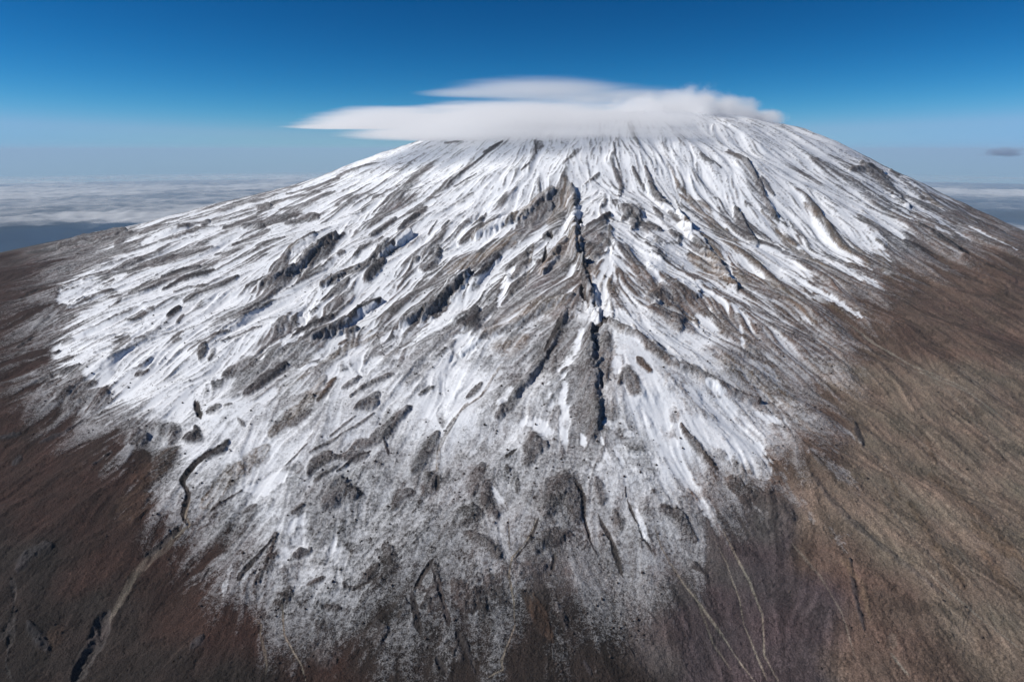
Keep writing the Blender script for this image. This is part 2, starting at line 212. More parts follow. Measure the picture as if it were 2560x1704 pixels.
SOIL = [
[1,1,1,1,1,1,1,1,1,1,0,0,0,1,1,1,1,1,1,1,1,1,1,1,1,1,1,1,5,5,5,5,5,5,5,5,5,3,3,3,3],
[1,1,1,1,1,1,1,1,1,1,0,0,0,1,1,1,1,1,1,1,1,1,1,1,1,1,1,1,5,5,5,5,5,5,5,5,3,3,3,3,3],
[1,1,1,1,1,1,1,1,1,1,0,0,0,1,1,1,1,1,1,1,1,1,1,1,1,1,1,1,5,5,5,5,5,5,5,5,3,3,3,3,3],
[1,1,1,1,1,1,1,1,1,1,0,0,0,1,1,1,1,1,1,1,1,1,1,1,1,1,1,1,5,5,5,5,5,5,5,5,3,3,3,3,3],
[1,1,1,1,1,1,1,1,1,1,1,0,0,1,1,1,1,1,1,1,1,1,1,1,1,1,1,1,5,5,5,5,5,5,5,3,3,3,3,3,3],
[1,1,1,1,1,1,1,1,1,1,1,0,0,1,1,1,1,1,1,1,1,1,1,1,1,1,1,1,5,5,5,5,5,5,5,3,3,3,3,3,3],
[1,1,1,1,1,1,1,1,1,1,1,0,0,0,1,1,1,1,1,1,1,1,1,1,1,1,1,5,5,5,5,5,5,5,5,3,3,3,3,3,3],
[1,1,1,1,1,1,1,1,1,1,1,0,0,0,1,1,1,1,1,1,1,1,1,1,1,1,1,5,5,5,5,5,5,5,5,3,3,3,3,3,3],
[1,1,1,1,1,1,1,1,1,1,1,0,0,0,1,1,1,1,1,1,1,1,1,1,1,2,2,5,5,5,5,5,5,5,5,3,3,3,3,3,3],
[1,1,1,1,1,1,1,1,1,1,0,1,1,1,1,1,1,1,1,1,1,1,1,1,1,2,2,5,5,5,5,5,5,5,3,3,3,3,3,3,3],
[1,1,1,1,1,1,1,1,0,0,0,1,1,1,1,1,1,1,1,2,2,2,2,2,2,2,2,2,5,5,5,5,5,5,3,3,3,3,3,3,3],
[1,1,1,1,1,1,1,0,0,0,0,1,1,1,1,1,1,1,1,2,2,2,2,2,2,2,2,2,2,2,5,5,5,5,3,3,3,3,3,3,3],
[1,1,1,1,1,1,1,0,0,0,0,0,1,1,1,1,1,2,2,2,2,2,2,2,2,2,2,2,2,5,5,5,3,3,3,3,4,4,3,3,3],
[1,1,1,1,1,1,0,0,0,0,0,1,1,1,1,1,1,2,2,2,2,2,2,2,2,2,2,2,2,2,2,5,3,3,4,4,4,4,4,3,3],
[1,1,1,1,0,0,0,0,0,1,1,1,1,1,1,2,2,2,2,2,2,2,2,2,2,2,2,3,2,2,2,2,4,4,4,4,4,4,4,4,4],
[1,1,1,1,0,0,0,0,0,0,1,1,2,2,2,2,2,2,2,2,2,2,2,2,2,2,2,3,3,3,3,4,4,4,4,4,4,4,4,4,4],
[1,1,1,1,0,0,0,0,0,1,1,1,2,2,2,2,2,2,2,2,2,2,2,2,3,3,3,3,3,3,3,3,3,4,4,4,4,4,4,4,4],
[1,1,1,0,0,0,0,0,1,1,1,1,2,2,2,2,2,2,2,2,2,2,2,2,3,3,3,3,3,3,3,3,3,4,4,4,4,4,4,4,4],
[1,0,0,0,0,0,0,0,1,1,2,2,2,2,2,2,2,2,2,2,2,2,2,2,3,3,3,3,3,3,3,3,3,4,4,4,4,4,4,4,4],
[0,0,0,0,0,0,0,0,1,1,2,2,2,2,2,2,2,2,2,2,2,2,2,2,3,3,3,3,3,3,3,3,3,4,4,4,4,4,4,4,4],
[0,0,0,0,0,0,0,0,1,1,2,2,2,2,2,2,2,2,2,2,2,2,2,2,3,3,3,3,3,3,3,3,3,4,4,4,4,4,4,4,4],
[0,0,0,0,0,0,0,0,1,1,2,2,2,2,2,2,2,2,2,2,2,2,3,3,3,3,3,3,3,3,3,3,3,4,4,4,4,4,4,4,4],
[0,0,0,0,0,0,0,0,2,2,2,2,2,2,2,2,2,2,2,2,2,2,3,3,3,3,3,3,3,3,3,3,3,3,3,4,4,4,4,4,4],
[0,0,0,0,0,0,2,2,2,2,2,2,2,2,2,2,2,2,2,2,2,2,3,3,3,3,3,3,3,3,3,3,3,3,3,3,4,4,4,4,4],
[0,0,0,0,0,0,2,2,2,2,2,2,2,2,2,2,2,2,2,2,2,2,2,2,2,3,3,3,3,3,3,3,3,3,3,3,3,4,4,4,4],
[0,0,0,0,0,0,2,2,2,2,2,2,2,2,2,2,2,2,2,2,2,2,2,2,2,2,2,3,3,3,3,3,3,3,3,3,3,3,3,4,4],
[0,0,0,0,0,0,2,2,2,2,2,2,2,2,2,2,2,2,2,2,2,2,2,2,2,2,2,2,2,3,3,3,3,3,3,3,3,3,3,3,4],
[0,0,0,0,0,0,0,2,2,2,2,2,2,2,2,2,2,2,2,2,2,2,2,2,2,2,2,2,2,2,2,2,3,3,3,3,3,3,3,3,4],
[0,0,0,0,0,0,0,2,2,2,2,2,2,2,2,2,2,2,2,2,2,2,2,2,2,2,2,2,2,2,2,2,2,3,3,3,3,3,3,3,3],
[0,0,0,0,0,0,0,2,2,2,2,2,2,2,2,2,2,2,2,2,2,2,2,2,2,2,2,2,2,2,2,2,2,2,3,3,3,3,3,3,3],
[0,0,0,0,0,0,0,2,2,2,2,2,2,2,2,2,2,2,2,2,2,2,2,2,2,2,2,2,2,2,2,2,2,2,3,3,3,3,3,3,3],
[0,0,0,0,0,0,0,2,2,2,2,2,2,2,2,2,2,2,2,2,2,2,2,2,2,2,2,2,2,2,2,2,2,2,3,3,3,3,3,3,3],
[0,0,0,0,0,0,2,2,2,2,2,2,2,2,2,2,2,2,2,2,2,2,2,2,2,2,2,2,2,2,2,2,2,2,3,3,3,3,3,3,3],
[0,0,0,0,0,0,2,2,2,2,2,2,2,2,2,2,2,2,2,2,2,2,2,2,2,2,2,2,2,2,2,2,2,2,3,3,3,3,3,3,3],
[0,0,0,0,0,2,2,2,2,2,2,2,2,2,2,2,2,2,2,2,2,2,2,2,2,2,2,2,2,2,2,2,2,2,3,3,3,3,3,3,3],
[0,0,0,0,0,2,2,2,2,2,2,2,2,2,2,2,2,2,2,2,2,2,2,2,2,2,2,2,2,2,2,2,2,2,3,3,3,3,3,3,3],
[0,0,0,0,0,2,2,2,2,2,2,2,2,2,2,2,2,2,2,2,2,2,2,2,2,2,2,2,2,2,2,2,2,2,3,3,3,3,3,3,3],
[0,0,0,0,0,2,2,2,2,2,2,2,2,2,2,2,2,2,2,2,2,2,2,2,2,2,2,2,2,2,2,2,2,2,3,3,3,3,3,3,3],
[0,0,0,0,0,2,2,2,2,2,2,2,2,2,2,2,2,2,2,2,2,2,2,2,2,2,2,2,2,2,2,2,2,2,3,3,3,3,3,3,3],
[0,0,0,0,0,2,2,2,2,2,2,2,2,2,2,2,2,2,2,2,2,2,2,2,2,2,2,2,2,2,2,2,2,2,3,3,3,3,3,3,3],
[0,0,0,0,0,2,2,2,2,2,2,2,2,2,2,2,2,2,2,2,2,2,2,2,2,2,2,2,2,2,2,2,2,2,3,3,3,3,3,3,3],
[0,0,0,0,0,2,2,2,2,2,2,2,2,2,2,2,2,2,2,2,2,2,2,2,2,2,2,2,2,2,2,2,2,2,3,3,3,3,3,3,3],
[0,0,0,0,0,2,2,2,2,2,2,2,2,2,2,2,2,2,2,2,2,2,2,2,2,2,2,2,2,2,2,2,2,2,3,3,3,3,3,3,3],
[0,0,0,0,0,2,2,2,2,2,2,2,2,2,2,2,2,2,2,2,2,2,2,2,2,2,2,2,2,2,2,2,2,2,3,3,3,3,3,3,3]]
FEATURES = [
["ridge",15.3,[3.42,40.13,3.2,36.23,3.0,33.34,2.95,31.06,3.07,29.66],[46,-4,-5,-15,50,-4,-8,-15,53,-4,-10,-18,56,-5,-10,-22]],
["ridge",14.2,[3.07,29.66,3.1,27.61,3.14,25.94,3.26,24.89],[59,-6,-9,-25,63,-6,-8,-27,66,-7,-7,-30]],
["ridge",11.5,[3.2,24.9,2.05,25.66,1.5,24.04,1.17,23.06,0.5,21.63,0.04,20.69],[66,-6,-11,-30,67,-4,-13,-31,70,-3,-14,-34,73,-2,-15,-39,76,-1,-14,-46]],
["ridge",19.1,[2.96,24.22,2.68,22.64,2.55,21.3,2.55,19.84,2.53,18.84],[71,-7,-9,-34,75,-7,-9,-43,79,-8,-8,-52,83,-9,-6,-61]],
["ridge",11.5,[3.41,24.74,3.87,23.96,4.45,23.44,5.06,22.34,6.18,21.49,6.89,20.89,7.93,20.5],[68,-9,2,-33,69,-11,8,-35,71,-13,12,-38,73,-16,14,-45,75,-20,13,-48,77,-23,11,-50]],
["ridge",8.8,[2.43,26.72,1.32,26.41,0.4,25.65,-1.05,24.99,-1.86,23.97],[63,-4,-13,-28,64,-2,-13,-29,65,1,-12,-31,67,3,-11,-33]],
["ridge",11.5,[2.56,32.92,1.88,31.1,1.32,29.36],[54,-3,-11,-19,56,-3,-12,-23]],
["ridge",11.5,[-1.81,35.03,0.56,37.12,2.35,39.91],[48,1,-7,-18,45,-2,-5,-17]],
["ridge",13.4,[-1.95,30.48,-2.68,29.29,-3.4,27.87,-4.5,26.63],[56,4,-7,-24,58,5,-7,-26,61,8,-6,-29]],
["ridge",11.5,[8.96,37.24,8.95,34.32,9.36,31.5,9.58,28.6],[48,-11,5,-20,51,-13,8,-22,55,-16,8,-26]],
["ridge",9.6,[7.94,40.82,8.53,37.55,8.99,34.52],[44,-8,2,-18,48,-10,5,-19]],
["ridge",11.5,[-5.74,29.22,-6.47,28.18,-7.07,26.54,-7.79,25.53],[58,11,-5,-26,60,13,-4,-29,63,16,-4,-31]],
["ridge",11.5,[-5.36,36.41,-6.55,34.3,-7.49,33.2,-8.83,31.04],[48,7,-5,-19,50,9,-5,-20,52,12,-5,-22]],
["ridge",11.5,[-9.45,37.14,-10.36,35.48,-10.85,33.05,-11.84,31.52],[47,12,-5,-18,49,14,-5,-19,52,16,-5,-21]],
["rock",2.7,[-22.06,38.71,-21.14,38.74],[43,22,-7,-14]],
["rock",5.6,[-20.46,35.97,-20.1,37.49,-19.09,37.92,-17.93,38.28,-17.07,38.94],[45,23,-7,-16,44,21,-7,-15,44,20,-7,-15,43,18,-7,-15]],
["dark",5.6,[-17.79,34.23,-17.27,35.02,-16.25,35.28],[48,22,-6,-18,47,21,-6,-18]],
["dark",5.8,[-16.9,32.46,-16.57,33.47,-15.93,34.08,-15.31,34.71],[50,23,-6,-20,49,22,-6,-19,48,20,-6,-19]],
["rock",3.1,[-16.03,31.79,-15.61,32.3,-14.67,32.36],[52,23,-6,-21,51,22,-6,-21]],
["rock",9.4,[-14.94,30.41,-14.48,31.68,-13.8,32.35,-13.48,33.13],[53,23,-6,-22,52,21,-6,-21,51,19,-6,-21]],
["dark",7.8,[-14.93,28.76,-14.85,29.82],[56,25,-5,-25]],
["rock",4.9,[-14.24,28.12,-14.32,28.99],[57,26,-5,-26]],
["rock",4.5,[-13.04,31.02,-12.46,31.99,-11.6,33.06],[53,19,-5,-22,51,17,-5,-21]],
["rock",10.7,[-11.46,31.57,-10.93,32.04,-10.84,33.51],[52,17,-5,-22,51,15,-5,-21]],
["rock",11.2,[-11.44,35.55,-11.28,37.03,-10.95,37.98],[47,13,-6,-18,45,12,-6,-17]],
["dark",8.5,[-10.22,35.92,-9.54,37.49],[46,11,-5,-17]],
["dark",7.1,[-8.89,31.4,-8.65,32.15],[53,13,-5,-22]],
["rock",5.6,[-8.4,31.11,-8.19,31.66],[53,13,-5,-23]],
["rock",9.4,[-8.45,28.76,-8.07,29.74,-7.62,31.33],[57,14,-4,-26,55,12,-4,-24]],
["stony",8.9,[-12.52,27.46,-12.12,28.38,-11.22,29.6],[59,23,-5,-27,57,20,-5,-26]],
["stony",5.6,[-11.12,29.06,-10.64,30.03],[56,18,-5,-25]],
["dark",7.1,[-8.76,26.58,-8.17,27.1,-7.56,27.95],[61,17,-4,-29,60,15,-4,-28]],
["rock",10.3,[-7.76,25.56,-7.04,26.34,-6.48,28.43],[63,16,-4,-31,60,13,-4,-28]],
["rock",7.1,[-6.66,26.27,-6.24,26.65],[62,13,-4,-30]],
["rock",3.6,[-12.6,25.39,-12.31,26.06,-11.46,26.82],[63,27,-5,-31,62,24,-5,-30]],
["rock",11.2,[-11.83,24.73,-12.04,25.74],[64,27,-5,-32]],
["rock",7.8,[-11.41,24.53,-11.54,25.37],[65,26,-4,-33]],
["rock",2.7,[-11.48,25.94,-10.93,26.38,-10.31,27.11],[62,23,-5,-30,61,21,-4,-29]],
["rock",13.8,[-10.48,23.53,-10.01,23.86,-9.57,24.31],[68,25,-4,-36,67,24,-4,-35]],
["dark",12.3,[-9.19,22.11,-8.8,22.98,-8.27,23.78],[71,24,-4,-39,69,22,-4,-37]],
["stony",15.6,[-9.18,24.14,-8.87,25.3,-8.33,26.36],[66,21,-4,-34,63,18,-4,-31]],
["rock",3.1,[-21.32,34.49,-20.83,35.31],[47,26,-7,-18]],
["rock",7.6,[-21.09,31.65,-21.24,32.79,-20.8,33.58,-19.73,33.46],[51,30,-6,-20,49,29,-6,-19,49,27,-6,-19]],
["rock",2.7,[-19.99,31.55,-19.73,32.32,-18.82,32.26],[51,29,-6,-21,51,28,-6,-20]],
["rock",2.7,[-18.61,30.75,-18.55,31.76],[52,28,-6,-22]],
["rock",3.6,[-18.54,32.4,-18.38,33.47,-18.49,35.21],[50,26,-6,-20,48,24,-6,-18]],
["stony",10.0,[-17.01,30.73,-16.02,29.73],[54,27,-6,-23]],
["rock",8.9,[-31.67,47.7,-31.53,52.03,-30.13,53.55],[33,21,-6,-7,31,18,-7,-6]],
["rock",5.6,[-27.93,43.53,-27.87,46.26,-26.36,47.63],[37,22,-7,-10,35,20,-7,-9]],
["rock",4.9,[-25.72,44.19,-26.3,47.04,-27.08,49.46],[36,20,-7,-9,34,19,-7,-8]],
["rock",3.6,[-24.97,45.94,-24.15,47.27,-22.82,47.14],[36,18,-7,-9,35,17,-8,-9]],
["rock",4.0,[-21.17,43.56,-21.14,44.81],[38,17,-8,-11]],
["rock",5.8,[-20.29,45.05,-20.45,46.57],[37,16,-8,-10]],
["rock",6.2,[-17.88,42.59,-17.29,43.73,-16.48,44.38],[39,15,-8,-12,38,14,-8,-11]],
["rock",4.9,[-16.67,44.92,-16.64,48.06],[36,12,-8,-10]],
["rock",4.5,[-15.9,38.85,-14.69,39.83,-14.3,40.59],[43,15,-7,-15,42,14,-7,-14]],
["dark",5.8,[-15.5,41.89,-14.96,41.59],[41,14,-7,-13]],
["rock",7.6,[-16.46,42.09,-14.84,43.28,-12.9,42.82,-11.66,41.5],[40,14,-7,-12,39,12,-8,-13,40,11,-7,-14]],
["rock",2.7,[-17.63,48.02,-15.86,48.8,-12.97,47.02],[35,12,-9,-9,36,10,-9,-10]],
["rock",3.1,[-16.72,51.55,-14.18,50.14,-12.35,50.13],[34,10,-9,-7,34,9,-10,-8]],
["rock",2.9,[-15.17,45.04,-13.51,45.02,-11.72,46.41],[38,11,-8,-11,37,10,-9,-11]],
["tan",10.3,[-11.73,35.89,-11.21,36.74],[46,13,-6,-18]],
["rock",11.2,[-10.86,34.19,-9.68,35.27,-9.49,36.45],[49,13,-5,-19,47,11,-5,-18]],
["rock",4.5,[-8.93,34.84,-8.62,35.1],[48,11,-5,-19]],
["rock",4.5,[-16.37,37.46,-15.33,37.88,-14.68,38.33],[45,17,-7,-16,44,16,-7,-16]],
["dark",3.1,[-20.91,27.68,-20.94,28.79],[57,38,-6,-26]],
["dark",3.1,[-18.71,26.74,-18.61,26.94],[60,37,-6,-29]],
["rock",4.5,[-18.93,27.58,-18.59,27.91],[58,35,-6,-27]],
["dark",7.1,[-17.01,24.44,-16.47,24.81],[65,39,-5,-34]],
["rock",4.0,[-17.73,24.82,-16.96,23.92],[65,41,-6,-34]],
["rock",4.0,[-17.58,25.48,-17.24,25.63],[63,38,-6,-31]],
["rock",6.2,[-17.14,23.57,-16.67,23.88],[67,42,-6,-36]],
["rock",7.1,[-15.62,23.22,-15.21,23.65],[68,39,-5,-37]],
["rock",8.5,[-15.05,22.57,-14.56,23.2],[69,39,-5,-38]],
["rock",5.8,[-13.84,23.83,-13.55,24.18],[67,33,-5,-35]],
["stony",5.8,[-11.62,23.3,-10.97,22.08],[70,30,-4,-39]],
["rock",2.2,[-13.52,24.84,-13.38,24.68],[65,31,-5,-33]],
["gorge",2.0,[-25.45,34.48,-24.8,35.81],[46,31,-6,-17]],
["snow",24.6,[-22.37,33.16,-21.91,36.57],[47,28,-7,-17]],
["snow",26.8,[-17.97,28.03,-16.36,29.44],[57,30,-6,-25]],
["snow",33.5,[-17.77,26.4,-15.78,26.79],[61,34,-5,-29]],
["snow",26.8,[-14.93,24.5,-13.76,27.22],[63,31,-5,-31]],
["snow",13.4,[-22.84,42.28,-22.04,44.17,-20.27,44.17],[39,19,-7,-11,38,17,-8,-11]],
["snow",11.2,[-14.22,30.05,-13.2,30.59,-11.92,31.67],[54,22,-5,-24,53,19,-5,-23]],
["snow",8.9,[-11.33,32.77,-10.75,35.1],[49,15,-5,-20]],
["snow",13.4,[-9.92,28.0,-9.08,29.05,-7.61,29.49],[58,17,-4,-27,57,14,-4,-26]],
["snow",17.9,[-10.74,22.72,-10.64,23.94],[69,27,-4,-37]],
["dark",12.6,[-6.78,31.29,-6.6,32.47,-6.32,33.4],[53,10,-5,-22,51,9,-5,-21]],
["rock",7.7,[-7.68,37.04,-7.18,37.97,-6.61,39.31],[46,8,-5,-18,44,7,-6,-17]],
["rock",11.5,[-6.75,34.15,-5.88,35.53,-5.36,36.41],[49,8,-5,-19,47,7,-5,-19]],
["rock",9.6,[-6.13,37.23,-5.58,38.76,-4.97,40.28],[45,6,-5,-18,44,5,-6,-18]],
["rock",5.0,[-4.83,32.98,-4.57,33.27],[51,6,-5,-21]],
["rock",8.8,[-4.36,32.16,-3.7,32.88,-3.6,34.19],[52,6,-5,-21,51,5,-5,-20]],
["rock",9.2,[-2.64,34.69,-1.76,36.01,-1.66,37.42],[48,3,-6,-19,47,2,-6,-19]],
["rock",5.0,[-3.19,40.24,-2.75,40.32],[43,3,-6,-18]],
["dark",8.4,[-7.23,26.19,-6.87,27.01,-6.51,28.34,-5.72,29.06],[62,14,-4,-30,60,13,-4,-28,58,11,-5,-26]],
["rock",4.6,[-7.79,25.53,-7.35,25.94],[64,16,-4,-31]],
["rock",7.3,[-6.69,26.24,-6.23,26.68],[62,13,-4,-30]],
["stony",15.3,[-5.06,25.61,-4.51,26.38,-3.86,27.03,-3.2,27.96,-2.66,29.13],[63,10,-5,-31,62,8,-6,-30,60,7,-6,-28,58,5,-7,-26]],
["stony",17.2,[-3.53,25.31,-3.05,26.45,-2.51,27.37,-2.31,29.03],[64,7,-7,-31,62,6,-8,-29,59,4,-8,-27]],
["stony",9.6,[-3.94,24.04,-3.2,25.02,-2.69,25.85],[67,8,-7,-34,65,7,-8,-32]],
["dark",19.1,[-2.25,26.37,-1.56,26.03,-1.5,27.33],[63,4,-9,-30,62,3,-10,-29]],
["dark",14.2,[-2.71,29.77,-1.7,29.91,-1.27,31.41,-0.72,32.08],[56,4,-8,-24,55,2,-8,-23,53,1,-9,-21]],
["rock",10.7,[-0.33,29.87,-0.06,28.05],[58,0,-11,-25]],
["tan",5.7,[-2.08,34.52,-1.19,35.83,0.42,37.39],[49,2,-6,-19,47,0,-6,-18]],
["tan",5.7,[-3.22,31.7,-1.46,32.58,0.39,34.38],[53,3,-7,-21,51,1,-8,-19]],
["tan",4.6,[-7.84,22.3,-7.12,23.22,-6.14,25.07,-5.16,26.23],[71,20,-4,-38,67,16,-4,-35,64,12,-5,-32]],
["ochre",7.7,[-6.44,21.23,-6.28,22.03,-6.12,22.69],[74,19,-5,-42,72,17,-5,-40]],
["tan",15.3,[-7.53,19.68,-7.13,20.45,-6.87,20.92,-6.63,22.57],[79,24,-4,-48,77,22,-4,-45,74,19,-4,-42]],
["rock",4.2,[-7.34,19.68,-7.16,20.71],[78,24,-4,-47]],
["rock",4.2,[-6.98,20.77,-6.91,21.65],[75,21,-4,-43]],
["rock",4.2,[-6.65,21.42,-6.63,22.35],[73,19,-4,-41]],
["stony",26.8,[-9.13,24.31,-7.53,24.78],[66,19,-4,-34]],
["rock",6.9,[-5.79,21.97,-5.29,22.59],[72,15,-5,-40]],
["rock",6.1,[-5.43,21.48,-4.88,22.15,-4.18,22.71],[73,15,-6,-41,72,12,-6,-39]],
["rock",10.7,[-5.1,20.65,-4.56,21.27,-4.46,21.52],[76,15,-6,-44,75,13,-6,-43]],
["rock",5.0,[-3.09,21.3,-2.79,21.78,-2.27,21.84],[74,9,-9,-42,74,7,-10,-41]],
["rock",6.9,[-1.5,21.02,-1.03,21.86],[75,4,-12,-43]],
["rock",8.0,[-2.9,23.82,-2.43,24.24],[68,7,-9,-34]],
["stony",11.5,[-1.19,24.44,-0.56,24.22,-0.38,23.7],[67,2,-12,-33,68,1,-13,-34]],
["rock",3.4,[-5.59,19.37,-4.98,20.31],[80,18,-5,-49]],
["rock",9.6,[-4.29,19.24,-3.78,20.15,-3.27,20.72],[80,14,-6,-50,78,11,-7,-47]],
["tan",2.9,[-1.99,19.2,-1.64,20.17,-1.0,21.07,-0.37,22.93],[81,6,-10,-52,78,4,-11,-47,74,2,-13,-41]],
["rock",15.3,[-0.47,19.75,-0.29,20.46,0.26,21.82],[80,1,-12,-51,76,0,-14,-46]],
["dark",15.3,[-10.25,19.75,-9.95,19.85],[79,34,-4,-49]],
["rock",12.2,[-11.29,20.32,-10.67,20.04],[78,36,-4,-47]],
["rock",8.8,[-10.06,21.06,-9.77,21.37],[75,30,-4,-43]],
["rock",4.6,[-9.61,21.37,-9.37,21.42],[74,28,-4,-43]],
["snow",9.6,[-4.92,29.07,-4.27,31.44,-3.99,32.78],[55,7,-5,-24,53,6,-5,-22]],
["snow",11.5,[-9.78,37.47,-9.1,38.6,-8.76,41.33],[45,10,-6,-17,43,9,-6,-16]],
["snow",9.6,[-9.37,24.34,-8.49,26.09,-7.49,26.47],[65,20,-4,-32,62,17,-4,-30]],
["snow",15.3,[-2.17,20.12,-2.1,22.26,-1.73,24.84],[76,6,-10,-44,69,5,-10,-35]],
["snow",7.7,[-6.42,27.89,-5.28,28.84,-3.83,30.69],[59,11,-5,-27,56,8,-5,-25]],
["snow",13.4,[-8.53,21.53,-8.05,22.31],[73,24,-4,-41]],
["snow",11.5,[-6.17,22.69,-5.51,23.42,-4.56,24.37],[70,15,-5,-38,68,12,-5,-35]],
["tan",10.5,[3.39,38.72,3.2,36.23,3.0,33.81,2.92,31.09,3.08,29.82],[46,-4,-5,-15,49,-4,-8,-15,53,-4,-10,-18,56,-5,-10,-22]],
["gorge",2.7,[3.59,35.79,3.25,33.68,2.99,31.06,3.08,30.14],[50,-4,-7,-15,53,-5,-9,-18,56,-5,-10,-22]],
["gorge",3.3,[3.12,29.48,3.03,27.93,2.85,26.97,2.98,26.12],[59,-6,-9,-24,62,-6,-10,-26,63,-6,-9,-28]],
["gorge",2.9,[3.23,28.94,3.25,27.57,3.22,27.0],[60,-6,-8,-25,62,-6,-8,-27]],
["gorge",5.0,[3.19,26.11,3.23,25.72],[65,-7,-7,-29]],
["gorge",4.2,[3.37,24.86,3.61,24.55],[67,-8,-3,-32]],
["gorge",3.3,[3.4,24.62,3.07,24.21,2.91,23.32,2.9,22.49],[68,-8,-6,-32,70,-8,-8,-33,72,-8,-8,-36]],
["gorge",3.8,[2.86,21.84,2.88,21.1,2.86,20.51],[76,-8,-6,-46,78,-9,-5,-51]],
["rock",9.6,[3.07,29.0,3.04,27.34,3.16,26.19],[60,-6,-9,-25,63,-6,-8,-27]],
["rock",11.5,[1.56,33.53,2.05,34.36,2.71,36.2],[51,-2,-10,-17,49,-3,-8,-16]],
["gorge",3.4,[1.72,33.65,2.02,33.68],[51,-3,-10,-17]],
["rock",10.7,[1.01,35.38,1.54,36.95,2.16,37.9],[48,-2,-7,-17,46,-2,-6,-16]],
["tan",10.7,[-1.81,35.03,-0.66,36.28,0.56,37.12,1.44,38.82],[48,1,-6,-19,47,0,-6,-18,46,-1,-6,-17]],
["tan",5.7,[-1.68,32.09,-0.6,32.99,0.21,33.4],[52,2,-8,-20,51,0,-9,-19]],
["rock",6.5,[-4.37,32.16,-3.79,32.91,-3.68,34.0],[52,6,-5,-21,51,5,-5,-20]],
["rock",7.3,[-2.75,34.93,-2.11,36.13,-1.44,37.98],[48,3,-6,-19,46,2,-6,-19]],
["tan",19.1,[1.33,29.52,1.88,31.1,2.56,32.92,3.16,35.74],[56,-3,-12,-23,54,-3,-11,-19,50,-4,-9,-16]],
["gorge",2.1,[1.61,32.84,1.53,31.12,1.42,30.15],[53,-2,-11,-19,56,-2,-12,-22]],
["rock",8.8,[1.16,30.62,1.21,30.93],[55,-2,-12,-22]],
["rock",14.2,[-0.28,30.16,0.05,28.73,0.33,29.87,0.64,31.99],[57,0,-11,-24,58,0,-11,-24,55,-1,-11,-22]],
["tan",3.1,[1.02,32.98,0.74,30.15,0.63,28.32],[54,-1,-11,-21,58,-1,-12,-24]],
["rock",16.3,[-4.52,26.77,-3.4,27.87,-2.68,29.29,-1.95,30.48],[61,8,-6,-28,58,5,-7,-26,56,4,-7,-24]],
["stony",17.2,[-4.16,24.3,-3.15,25.48,-2.06,26.98],[66,8,-7,-33,63,5,-8,-30]],
["tan",16.1,[-1.06,25.11,-0.19,26.03,1.02,26.54,2.12,26.59],[65,1,-12,-30,63,-1,-13,-29,63,-3,-13,-28]],
["tan",15.3,[-0.74,24.17,-0.06,23.9,0.56,24.33],[68,1,-13,-33,68,-1,-14,-33]],
["rock",12.6,[0.5,21.63,1.23,23.15,1.61,24.12,2.05,25.55],[73,-2,-15,-39,70,-4,-14,-34,67,-4,-13,-31]],
["gorge",2.3,[1.12,22.97,1.49,23.93,1.92,25.35],[70,-3,-14,-34,67,-4,-13,-31]],
["rock",12.6,[-0.15,20.05,0.14,21.16,0.77,22.19],[78,0,-13,-49,75,-1,-14,-43]],
["rock",14.5,[-0.34,19.87,-0.45,20.59],[79,1,-12,-50]],
["snow",12.6,[2.58,24.34,2.28,22.84,1.69,21.96,1.71,20.71,1.55,19.67],[70,-6,-11,-34,73,-6,-13,-39,76,-5,-13,-46,80,-5,-12,-53]],
["ochre",9.6,[2.65,23.39,2.5,22.38],[72,-7,-10,-36]],
["rock",24.9,[2.83,24.03,2.63,22.64,2.42,21.5,2.49,20.19,2.53,19.2,2.37,18.61],[71,-7,-9,-34,74,-7,-10,-42,78,-8,-9,-50,82,-8,-7,-58,84,-9,-6,-64]],
["rock",17.2,[3.38,23.57,3.2,22.55,3.09,21.64,3.04,20.85],[72,-9,-3,-36,74,-9,-4,-42,77,-9,-4,-48]],
["rock",8.0,[3.73,24.16,4.45,23.44,4.69,22.61,5.25,21.97,6.18,21.49,6.72,21.0,7.93,20.5],[69,-10,8,-35,71,-12,11,-38,73,-14,13,-43,74,-16,14,-46,75,-19,13,-48,76,-23,11,-50]],
["ochre",8.0,[4.22,22.03,4.41,21.58,4.58,21.38],[74,-12,11,-46,75,-13,11,-48]],
["rock",13.8,[3.41,20.65,3.75,21.29,3.96,20.72,4.12,20.18],[77,-11,6,-51,77,-12,8,-51,78,-13,9,-55]],
["rock",7.3,[1.62,21.58,1.84,21.92],[75,-5,-13,-43]],
["rock",8.0,[1.48,22.72,1.37,21.71],[74,-4,-14,-40]],
["snow",16.1,[5.49,30.99,5.68,29.67,6.13,32.72,6.56,33.93],[56,-9,10,-24,54,-9,10,-23,51,-9,9,-19]],
["snow",8.8,[4.96,33.29,4.75,30.75,5.11,29.45],[53,-7,5,-20,56,-8,7,-24]],
["snow",21.0,[3.89,25.35,4.61,24.36,5.77,23.17,6.75,22.72,7.23,22.5],[67,-10,8,-33,69,-13,13,-36,70,-17,14,-39,71,-19,13,-41]],
["snow",26.8,[7.38,24.47,7.31,25.34,7.92,24.97],[65,-17,12,-34,65,-17,11,-34]],
["snow",10.3,[-0.57,27.25,-0.34,28.91,0.06,31.36],[60,1,-11,-26,56,0,-11,-23]],
["snow",36.4,[-1.74,24.86,-1.96,23.78],[67,4,-10,-33]],
["snow",19.1,[-2.18,20.11,-2.19,21.37,-1.73,23.71],[77,7,-10,-46,72,5,-11,-38]],
["snow",10.3,[3.67,22.56,3.5,21.26],[74,-10,5,-45]],
["snow",36.4,[4.09,19.72,4.98,19.42],[81,-15,10,-60]],
["stony",22.0,[5.84,28.3,6.64,30.4,6.9,32.52],[57,-11,11,-26,54,-10,11,-23]],
